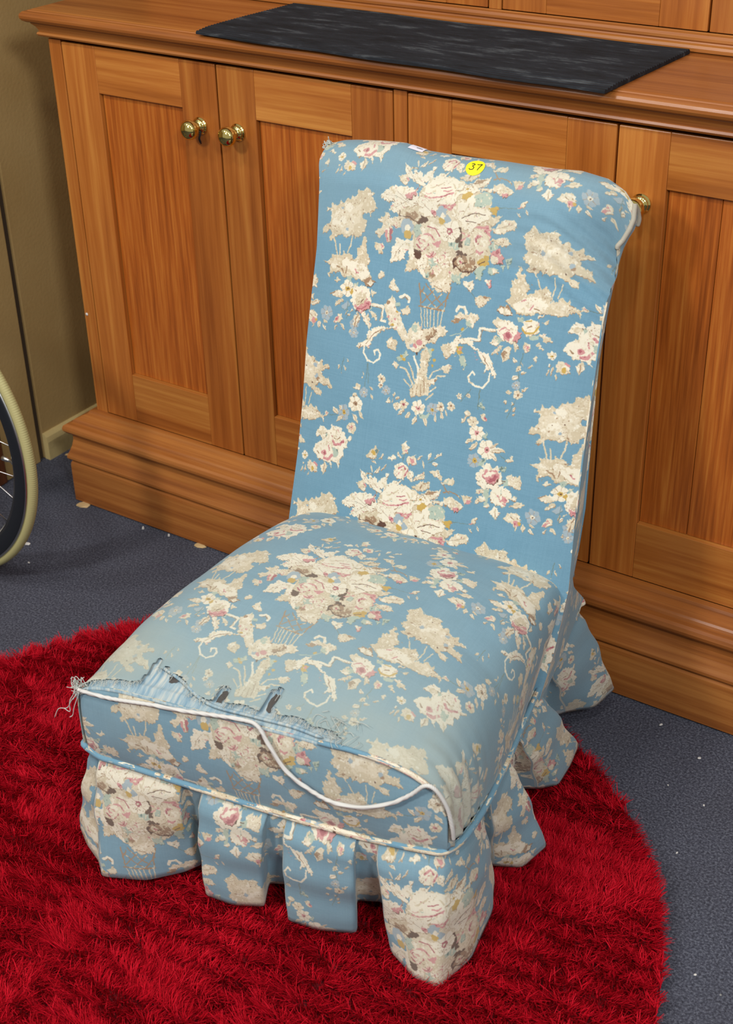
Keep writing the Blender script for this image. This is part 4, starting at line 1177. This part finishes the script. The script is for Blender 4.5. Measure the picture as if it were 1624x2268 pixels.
# ---- skirt with box pleats: columns of (top x, y, bottom x, y, bottom z, panel)
SK = [(.676,-.738,.628,-.742,.040,0),(.684,-.736,.655,-.757,.035,0),(.687,-.731,.684,-.768,.03,0),
 (.690,-.744,.703,-.782,.024,1),(.745,-.738,.758,-.758,.026,1),(.790,-.729,.795,-.722,.030,1),(.808,-.725,.808,-.703,.034,1),
 (.806,-.712,.800,-.676,.036,9),(.832,-.708,.826,-.676,.036,9),
 (.838,-.722,.840,-.736,.026,2),(.885,-.716,.880,-.729,.024,2),(.928,-.709,.921,-.712,.028,2),
 (.927,-.697,.905,-.680,.034,9),(.951,-.694,.932,-.668,.034,9),
 (.954,-.704,.957,-.715,.026,3),(1.0,-.697,1.0,-.704,.024,3),(1.046,-.689,1.046,-.683,.026,3),
 (1.043,-.677,1.018,-.645,.034,9),(1.07,-.673,1.048,-.628,.034,9),
 (1.074,-.684,1.098,-.690,.030,4),(1.115,-.672,1.138,-.702,.022,4),(1.150,-.654,1.172,-.697,.018,4),(1.161,-.625,1.185,-.636,.022,4),(1.158,-.590,1.172,-.560,.030,4),(1.152,-.566,1.150,-.516,.036,4),
 (1.138,-.572,1.118,-.540,.040,9),(1.134,-.535,1.104,-.512,.040,9),
 (1.1485,-.540,1.138,-.500,.036,5),(1.143,-.500,1.168,-.474,.028,5),(1.136,-.465,1.180,-.425,.036,5),
 (1.118,-.465,1.122,-.430,.044,9),(1.108,-.41,1.088,-.365,.044,9),
 (1.125,-.425,1.120,-.336,.038,6),(1.115,-.385,1.140,-.312,.036,6),(1.106,-.335,1.128,-.222,.042,6),
 (1.088,-.325,1.086,-.245,.046,9),(1.078,-.280,1.062,-.200,.046,9),
 (1.098,-.290,1.076,-.165,.038,7),(1.094,-.235,1.104,-.130,.034,7),(1.091,-.178,1.116,-.082,.046,7),
 (1.065,-.160,1.09,-.072,.045,8),(1.02,-.163,1.02,-.078,.04,8),(.98,-.165,.96,-.100,.04,8),(.92,-.169,.92,-.082,.04,8),(.82,-.176,.82,-.086,.04,8),(.74,-.185,.74,-.110,.04,8),(.700,-.192,.67,-.110,.04,8),
 (.688,-.22,.640,-.16,.04,10),(.685,-.32,.630,-.31,.04,10),(.687,-.325,.662,-.33,.04,9),(.680,-.38,.650,-.38,.04,9),(.677,-.385,.620,-.39,.04,11),(.668,-.52,.605,-.53,.04,11),(.670,-.53,.640,-.55,.04,9),(.666,-.58,.632,-.59,.04,9),(.662,-.585,.600,-.60,.04,12),(.662,-.68,.603,-.69,.04,12),(.676,-.738,.628,-.742,.040,12)]
PAN = {1: (4.4, .084, 431.4 + 147 - 0, .147), 3: (103.5, .335, 318.2, .182), 4: (-61.2, .4387, 535.7, .179), 2: (140.0, .24, 130.0, .17), 5: (-150, 0, 440, .15), 6: (40, 0, 60, .15), 7: (200, 0, 330, .15), 0: (-146, .0, 440, .15)}
SUB = 7; cols_ = []; pan = []; sl = []
for a, b in zip(SK[:-1], SK[1:]):
    for t in np.linspace(0, 1, SUB, endpoint=False): cols_.append([a[k] + (b[k] - a[k]) * t for k in range(5)]); pan.append(a[5] if a[5] == b[5] else (9 if 9 in (a[5], b[5]) else a[5]))
cols_.append(list(SK[-1][:5])); pan.append(12); Cc = np.array(cols_)
for it in range(1): Cc[1:-1] = Cc[1:-1] * .5 + (Cc[:-2] + Cc[2:]) * .25
NR_ = 20; NC = len(Cc); V = np.zeros((NR_, NC, 3)); U3 = np.zeros((NR_, NC, 2))
zt_loop = np.array([loop[np.argmin((loop[:, 0] - c[0]) ** 2 + (loop[:, 1] - c[1]) ** 2), 2] for c in Cc])
near_ = np.array([loop[np.argmin((loop[:, 0] - c[0]) ** 2 + (loop[:, 1] - c[1]) ** 2), :2] for c in Cc]); fold_ = np.array([p == 9 for p in pan])
for it in range(6): zt_loop[1:-1] = (zt_loop[:-2] + zt_loop[1:-1] * 2 + zt_loop[2:]) / 4
for j in range(NR_):
    t = j / (NR_ - 1); e = t ** 1.12; bul = .006 * math.sin(math.pi * min(1, t * 1.25))
    xy = Cc[:, :2] * (1 - e) + Cc[:, 2:4] * e; d = xy - cen; d /= np.linalg.norm(d, axis=1)[:, None]
    xy = xy + d * (bul + .0018 * math.sin(j * .9) * (j > 3))
    kt = max(0.0, 1 - t / .16); kt = kt * kt * (3 - 2 * kt)
    xy = xy * (1 - kt) + (near_ - d * .001) * kt
    z = (zt_loop + .002) * (1 - t) + Cc[:, 4] * t
    V[j] = np.c_[xy, z]
V[..., 0] += (.0016 * vnoise(V.reshape(-1, 3), 26, 4)).reshape(NR_, NC) * np.linspace(.2, 1, NR_)[:, None]
V[..., 1] += (.0016 * vnoise(V.reshape(-1, 3), 26, 8)).reshape(NR_, NC) * np.linspace(.2, 1, NR_)[:, None]
cum = np.r_[0, np.cumsum(np.linalg.norm(np.diff(V[NR_ // 2], axis=0), axis=1))]
# each panel of the skirt is cut from its own piece of the print
start = {}
for i in range(NC):
    if pan[i] in PAN and pan[i] not in start: start[pan[i]] = i
cur = 0; u_off = 0; v_off = 0
for i in range(NC):
    p = pan[i]
    if p in PAN and start.get(p) == i:
        U0, s0, V0, z0 = PAN[p]
        if s0:
            mids = [k for k in range(NC) if pan[k] == p and (V[8, k, 1] < -.6)]
            k = min(mids, key=lambda k: abs((V[8, k, 0] - .672) / .982 - s0)); u_off = U0 - cum[k] * 1000
        else: u_off = U0 - cum[i] * 1000
        v_off = V0 - z0 * 1000 if p != 1 else 431.4 - 147.0
    U3[:, i, 0] = cum[i] * 1000 + u_off
    U3[:, i, 1] = V[:, i, 2] * 1000 + v_off
F = grid_faces(NC, NR_)
sk = mesh('skirt', V.reshape(-1, 3), F, CL, CH, uvs=(U3 / UVS).reshape(-1, 2))
wear(sk, np.full(NR_ * NC, .30)); sm = sk.modifiers.new('Solidify', 'SOLIDIFY'); sm.thickness = .0016; sm.offset = 1
# wooden feet out of sight under the skirt
FT = plain('dark_foot', srgb(60, 38, 22), .5)
for x, y in ((.72, -.67), (1.10, -.60), (.71, -.26), (1.04, -.23)):
    lathe('leg', [(.010, .0), (.014, .002), (.015, .01), (.022, .12), (.022, .20)], (x, y, .012), (0, 0, 1), FT, CH, k=14)
# ---- stickers on the rolled top
def on_back(s0, w0, du, dw):
    """point of the back cover at sheet coordinate (s0, path length w0) moved by (du, dw) metres"""
    wl = np.array(wl_); w1 = w0 + dw; j = int(np.clip(np.searchsorted(wl, w1) - 1, 0, len(wl) - 2)); f = (w1 - wl[j]) / (wl[j + 1] - wl[j])
    width = np.linalg.norm(PT[j, -1] - PT[j, 0]); s = np.clip(s0 + du / width, 0, 1) * (NS - 1); i = int(min(s, NS - 2)); g = s - i
    P = (PT[j, i] * (1 - g) + PT[j, i + 1] * g) * (1 - f) + (PT[j + 1, i] * (1 - g) + PT[j + 1, i + 1] * g) * f
    a = PT[j + 1, i] - PT[j, i]; b = PT[j, i + 1] - PT[j, i]; n_ = np.cross(b, a); n_ /= np.linalg.norm(n_)
    return P, n_
STK = (.524, .7005); TAG = (.306, .7200)
V = []; F = []; R_ = .0128; K = 30
P, n_ = on_back(*STK, 0, 0); V.append(P + n_ * .0009)
for ring_ in (.5, 1.0):
    for k in range(K):
        a = 2 * math.pi * k / K; P, n_ = on_back(*STK, R_ * ring_ * math.cos(a), R_ * ring_ * math.sin(a)); V.append(P + n_ * .0009)
F = [(0, 1 + k, 1 + (k + 1) % K) for k in range(K)] + [(1 + k, 1 + K + k, 1 + K + (k + 1) % K, 1 + (k + 1) % K) for k in range(K)]
stk = mesh('price_sticker', V, F, plain('yellow_paper', srgb(240, 228, 26), .6), CH, label='round yellow sticker numbered 37')
INK = plain('black_ink', srgb(24, 24, 20), .6)
def pen(strokes, ref, z, rad, parent, name, org_uv=(0, 0)):
    Vs = []; Fs = []
    for st in strokes:
        pts = []
        for x, y in catmull([(a, b, 0) for a, b in st], 6)[:, :2]:
            P, n_ = on_back(*ref, x + org_uv[0], y + org_uv[1]); pts.append(P + n_ * z)
        v, f, _ = tube_data(pts, rad, 6); b0 = len(Vs); Vs += v.tolist(); Fs += [tuple(q + b0 for q in ff) for ff in f]
    return mesh(name, Vs, Fs, INK, parent)
pen([[(-.0068, .0042), (-.0040, .0050), (-.0022, .0034), (-.0046, .0008), (-.0020, -.0008), (-.0026, -.0040), (-.0058, -.0048), (-.0078, -.0036)],
     [(.0012, .0044), (.0036, .0040), (.0074, .0050), (.0060, .0010), (.0040, -.0048)]], STK, .0012, .00052, stk, 'number', (.0004, 0))
V = []
for j in range(4):
    for i in range(7):
        P, n_ = on_back(*TAG, -.011 + .022 * i / 6, -.0075 + .015 * j / 3); V.append(P + n_ * .0011)
tg = mesh('price_tag', V, grid_faces(7, 4), plain('white_paper', srgb(232, 230, 240), .6), CH, label='small white paper tag on the rolled top')
pen([[(-.001 + .0022 * k, -.001), (.0004 + .0022 * k, .0004), (.0008 + .0022 * k, -.0012)] for k in range(4)], TAG, .0014, .00022, tg, 'print')
# ---- frayed threads along the tear, at the corners and on the tuft
rng = np.random.default_rng(5); Vs = []; Fs = []
def strand(pts, rad):
    v, f, _ = tube_data(catmull(pts, 5), rad, 4); b0 = len(Vs); Vs.extend(v.tolist()); Fs.extend([tuple(q + b0 for q in ff) for ff in f])
def seat_pt(x, d):
    j = int(np.argmin(np.abs(DF[:, NU // 2] - d))); z = float(np.interp(x, S[j, 12:-12, 0], S[j, 12:-12, 2])); return np.array([x, yf(x) + (YB - yf(x)) * vs[j], z])
for k in range(230):
    x = rng.uniform(.675, 1.03); d = max(.001, float(tear_edge(x)))
    p = seat_pt(x, d + .001) + np.array([0, 0, .0025]); L_ = rng.uniform(.003, .010)
    q = p + np.array([rng.normal(0, .003), -L_ * .8, -L_ * .35 + rng.normal(0, .001)])
    strand([p, (p + q) / 2 + np.array([rng.normal(0, .001), 0, .001]), q], .00028)
for k in range(26):
    x = rng.uniform(.985, 1.045); p = seat_pt(x, rng.uniform(.002, .035)) + np.array([0, 0, .003]); q = p + np.array([rng.normal(.006, .012), rng.normal(-.010, .008), 0]); q[2] = p[2] - .3 * abs(q[1] - p[1]) + .002
    m_ = (p + q) / 2 + np.array([rng.normal(0, .004), rng.normal(0, .004), .002]); strand([p, m_, q], .00036)
for tail in ([(.681, -.748, .301), (.668, -.752, .284), (.660, -.754, .270), (.646, -.756, .264), (.638, -.758, .248)], [(.680, -.748, .299), (.672, -.753, .276), (.668, -.754, .262), (.664, -.756, .258)], [(.672, -.747, .296), (.663, -.751, .280), (.664, -.754, .266), (.655, -.755, .268)]):
    strand(np.array(tail), .0006)
for k in range(40):
    p = np.array([.674, -.742, .300]) + rng.normal(0, [.004, .003, .004]); strand([p, p + rng.normal(0, .004, 3), p + rng.normal(0, .006, 3)], .0005)
mesh('frayed_threads', Vs, Fs, THR, CH, label='pale frayed threads along the torn front edge')['kind'] = 'stuff'
Vs = []; Fs = []
tp = PT[210, 0]
for k in range(34):
    p = tp + rng.normal(0, .0028, 3); strand([p, p + rng.normal(0, .003, 3), p + rng.normal(0, .0045, 3)], .0007)
mesh('frayed_tuft', Vs, Fs, THR, CH, label='small frayed tuft at the top left corner')

# ------------------------------------------------------------------ round red shag rug
RC = (.805, -.741); RRAD = .620
RG = NT('red_shag', .7, .10); at = RG.n('ShaderNodeAttribute', attribute_name='tone')
RG.col(RG.ramp(at.outputs['Fac'], [(.0, srgb(140, 3, 16)), (.5, srgb(186, 9, 30)), (1.0, srgb(208, 26, 46))])); RG.b.inputs['Sheen Weight'].default_value = 0
RB = plain('rug_backing', srgb(90, 6, 16), .95)
rug = empty('shag_rug', (RC[0], RC[1], 0.0), 'round red shag rug under the blue chair', 'rug')
lathe('backing', [(.001, .001), (RRAD - .01, .001), (RRAD - .004, .004), (RRAD - .01, .008), (.001, .008)], (RC[0], RC[1], 0), (0, 0, 1), RB, rug, k=96)
N = 400000
rng = np.random.default_rng(11)
rad = RRAD * np.sqrt(rng.uniform(0, 1, N)); an = rng.uniform(0, 2 * np.pi, N)
B0 = np.c_[RC[0] + rad * np.cos(an), RC[1] + rad * np.sin(an), np.full(N, .006)]
# tufts: neighbours share a lean
tuft = np.floor(B0[:, :2] / .009).astype(int); hsh = ((tuft[:, 0] * 73856093) ^ (tuft[:, 1] * 19349663)) & 0xffff
ta = hsh / 65536 * 2 * np.pi
la = 2.6 * vnoise(np.c_[B0[:, :2], np.zeros(N)], 7, 21) + 1.4 * vnoise(np.c_[B0[:, :2], np.zeros(N)], 19, 23) - 1.0
dirx = np.cos(la) * .8 + np.cos(ta) * .75 + rng.normal(0, .35, N); diry = np.sin(la) * .8 + np.sin(ta) * .75 + rng.normal(0, .35, N)
edge = np.clip((rad - RRAD + .04) / .04, 0, 1); dirx += edge * 1.0 * np.cos(an); diry += edge * 1.0 * np.sin(an)
nn = np.hypot(dirx, diry) + 1e-6; dirx /= nn; diry /= nn
Ln = rng.uniform(.016, .030, N); ben = np.clip(rng.normal(.75, .25, N) + .2 * vnoise(np.c_[B0[:, :2], np.zeros(N)], 12, 31), .15, 1.25)
seg = 3; wd = rng.uniform(.0005, .00095, N); tw = rng.uniform(0, np.pi, N)
V = np.zeros((N, seg, 2, 3), np.float32); c = B0.copy(); ang_ = np.full(N, .15)
sx = np.c_[-diry, dirx, np.zeros(N)]; curl = rng.normal(0, .5, N)
for k in range(seg):
    wk = wd * (1.0, 1.0, .3)[k]
    sd = sx * np.cos(tw)[:, None] + np.c_[dirx * .5, diry * .5, np.full(N, .6)] * np.sin(tw)[:, None]
    V[:, k, 0] = c - sd * wk[:, None]; V[:, k, 1] = c + sd * wk[:, None]
    st_ = Ln / (seg - 1); h = np.cos(ang_); r_ = np.sin(ang_)
    c = c + np.c_[(dirx * r_ + sx[:, 0] * curl * .3 * r_) * st_, (diry * r_ + sx[:, 1] * curl * .3 * r_) * st_, h * st_]
    c[:, 2] = np.maximum(c[:, 2], .006); ang_ = ang_ + ben * 1.0
base = (np.arange(N) * seg * 2)[:, None, None]; q = np.array([[2 * k, 2 * k + 1, 2 * k + 3, 2 * k + 2] for k in range(seg - 1)])[None]
Fq = (base + q).reshape(-1, 4).astype(np.int32)
me = bpy.data.meshes.new('pile'); nvt = N * seg * 2; nfc = len(Fq)
me.vertices.add(nvt); me.vertices.foreach_set('co', (V.reshape(-1, 3) - np.array([RC[0], RC[1], 0], np.float32)).astype(np.float32).ravel())
me.loops.add(nfc * 4); me.loops.foreach_set('vertex_index', Fq.ravel()); me.polygons.add(nfc); me.polygons.foreach_set('loop_start', np.arange(nfc, dtype=np.int32) * 4)
me.update(calc_edges=True); me.polygons.foreach_set('use_smooth', np.ones(nfc, dtype=bool))
tone = np.clip(.45 + .22 * rng.normal(0, 1, N) + .18 * vnoise(np.c_[B0[:, :2], np.zeros(N)], 5, 41), 0, 1)
a_ = me.attributes.new('tone', 'FLOAT', 'POINT'); a_.data.foreach_set('value', np.repeat(tone, seg * 2).astype(np.float32))
me.materials.append(RG.m); me.validate()
po = bpy.data.objects.new('pile', me); link(po, rug); po['kind'] = 'stuff'

# ------------------------------------------------------------------ wheel at the left edge
WC = np.array([-.095, -.336, .2845]); WR = .283
TY = plain('cream_rubber', srgb(172, 164, 112), .65); BLK = plain('black_rim_paint', srgb(26, 28, 32), .35); SIL = plain('brushed_alloy', srgb(196, 196, 192), .3, 1.0); WHT = plain('pale_alloy', srgb(206, 204, 192), .45, .6)
WH = empty('spoked_wheel', (WC[0], WC[1], 0.0), 'spoked wheel with cream tyre and black rim standing beside the cabinet', 'wheel')
def ringprof(name, prof, mat, k=120, ridge=0.0, parent=None, label=None):
    """prof: closed loop of (radius, y)"""
    V = []; n = len(prof)
    for i in range(k):
        a = 2 * math.pi * i / k
        for r_, y in prof:
            rr_ = r_ + (ridge if (i % 3 == 0 and r_ > WR - .005) else 0)
            V.append((WC[0] + rr_ * math.cos(a), WC[1] + y, WC[2] + rr_ * math.sin(a)))
    F = [(i * n + j, i * n + (j + 1) % n, ((i + 1) % k) * n + (j + 1) % n, ((i + 1) % k) * n + j) for i in range(k) for j in range(n)]
    return mesh(name, V, F, mat, parent, label=label)
tr = .0088
ringprof('tyre', [(WR - tr + tr * math.cos(a), tr * math.sin(a)) for a in np.linspace(0, 2 * math.pi, 14, endpoint=False)], TY, 1320, .0007, WH, 'yellowed cream rubber tyre')
ringprof('rim_edge', [(WR - .0140 + .0022 * math.cos(a), -.0088 + .0024 * math.sin(a)) for a in np.linspace(0, 2 * math.pi, 8, endpoint=False)], SIL, 140, 0, WH, 'thin silver rim edge')
ringprof('rim', [(WR - .0135, -.0090), (WR - .018, -.0115), (WR - .038, -.0110), (WR - .0455, -.006), (WR - .046, .0), (WR - .0455, .006), (WR - .038, .0110), (WR - .018, .0115), (WR - .0135, .0090)], BLK, 140, 0, WH, 'deep black rim')
ringprof('inner_ring', [(WR - .044, .004), (WR - .050, .004), (WR - .050, .018), (WR - .041, .018)], WHT, 140, 0, WH, 'pale metal inner ring')
lathe('hub', [(.001, -.045), (.006, -.045), (.006, -.034), (.022, -.033), (.022, -.029), (.013, -.026), (.012, .026), (.022, .029), (.022, .033), (.006, .034), (.006, .045), (.001, .045)], WC, (0, 1, 0), SIL, WH, k=24)
for k in range(28):
    a = 2 * math.pi * (k + .35) / 28; sd = -1 if k % 2 else 1; t0 = a + (.9 if k % 4 < 2 else -.9)
    p = WC + np.array([.021 * math.cos(t0), sd * .030, .021 * math.sin(t0)]); q_ = WC + np.array([(WR - .0455) * math.cos(a), sd * .002, (WR - .0455) * math.sin(a)])
    tube('spoke', [p, (p + q_) / 2, q_], .0011, SIL, WH, k=6)
va = math.radians(-2); vd = np.array([-math.cos(va), 0, -math.sin(va)]); v0 = WC - vd * (WR - .0455)
lathe('valve', [(.001, 0), (.005, 0), (.005, .004), (.003, .005), (.003, .016), (.0042, .017), (.0042, .028), (.002, .030), (.0005, .030)], v0, vd, SIL, WH, k=14, label='metal tyre valve')

# ------------------------------------------------------------------ bits lying about
tie = tube('black_tie', catmull([(.3175, -.0080, .7655), (.3180, -.0100, .7600), (.3165, -.0110, .7545), (.3150, -.0080, .7490), (.3135, -.0040, .7440)], 5), np.r_[np.full(18, .0017), np.full(3, .0011)], plain('black_cord', srgb(20, 18, 18), .7), k=8, org=(.3165, -.009, .744))
tie['label'] = 'short black tie hanging from the leftmost brass knob'; tie['category'] = 'tie'
PAP = plain('lint_white', srgb(206, 202, 196), .9); SHM = plain('raw_pine_chip', srgb(190, 160, 112), .8)
def scrap(name, x, y, lx, ly, h, rot, mat, label, cat, group=None, z=0.0006, seed=0):
    r_ = random.Random(seed); n = 7; V = []
    for zz, k_ in ((0, 1.0), (h, .82)):
        for i in range(n):
            a = 2 * math.pi * i / n; rr_ = r_.uniform(.75, 1.1) * k_
            u, v = lx / 2 * rr_ * math.cos(a), ly / 2 * rr_ * math.sin(a)
            V.append((x + u * math.cos(rot) - v * math.sin(rot), y + u * math.sin(rot) + v * math.cos(rot), z + zz * r_.uniform(.8, 1.1) if zz else z))
    F = [tuple(range(n))[::-1], tuple(range(n, 2 * n))] + [(i, (i + 1) % n, n + (i + 1) % n, n + i) for i in range(n)]
    o = mesh(name, V, F, mat, smooth=False, org=(x, y, z)); o['label'] = label; o['category'] = cat
    if group: o['group'] = group
    return o
scrap('wood_shim', -.020, -.050, .034, .020, .0036, .35, SHM, 'pale wooden shim wedged under the left corner of the plinth', 'shim', z=.0002, seed=1)
scrap('wood_shim', .268, -.046, .024, .014, .0034, .2, SHM, 'small pale shim under the plinth, left of the chair', 'shim', z=.0002, seed=2)
scrap('wood_chip', -.187, .086, .022, .010, .0022, .5, SHM, 'brown chip on the carpet between left wall and plinth', 'chip', seed=3)
scrap('paper_scrap', -.012, -.210, .017, .009, .0018, .4, PAP, 'largest white scrap on the carpet beside the wheel', 'scrap', seed=4)
for k, (x, y, s_) in enumerate([(.138, -.056, .005), (.196, -.050, .005)]):
    scrap('lint_ball', x, y, s_, s_, .004, .3 * k, PAP, ['round white speck beside the plinth, nearer the wall', 'round white speck beside the plinth, nearer the chair'][k], 'speck', 'white specks along the plinth', seed=10 + k)
LL = ['tiny pale lint fleck in front of the wheel, nearest the rug', 'pale lint fleck near the plinth at the right, second from the chair', 'tiny lint fleck midway between the rug and the plinth, farthest right', 'tiny lint fleck below the second fleck from the plinth', 'tiniest lint fleck between the chair skirt and the second fleck', 'lint fleck at lower right beside the edge of the red rug', 'pale lint fleck closest to the chair, hard against the plinth']
for k, (x, y, s_) in enumerate([(.038, -.255, .005), (1.268, -.116, .006), (1.317, -.314, .004), (1.312, -.207, .004), (1.253, -.195, .003), (1.418, -.496, .004), (1.19, -.075, .006)]):
    scrap('lint', x, y, s_ * 1.1, s_ * .7, .0012, .7 * k, PAP, LL[k], 'lint', 'lint flecks on the carpet', seed=20 + k)
sp = lathe('paint_drop', [(.0005, 0), (.003, .0), (.0028, .0008), (.0005, .0014)], (.0, .0, .0), (0, -1, 0), PAP, None, k=12)
sp.location = (.006, -.0001, .3860); sp['label'] = 'white paint drop stuck on the left stile of the base cabinet'; sp['category'] = 'paint drop'
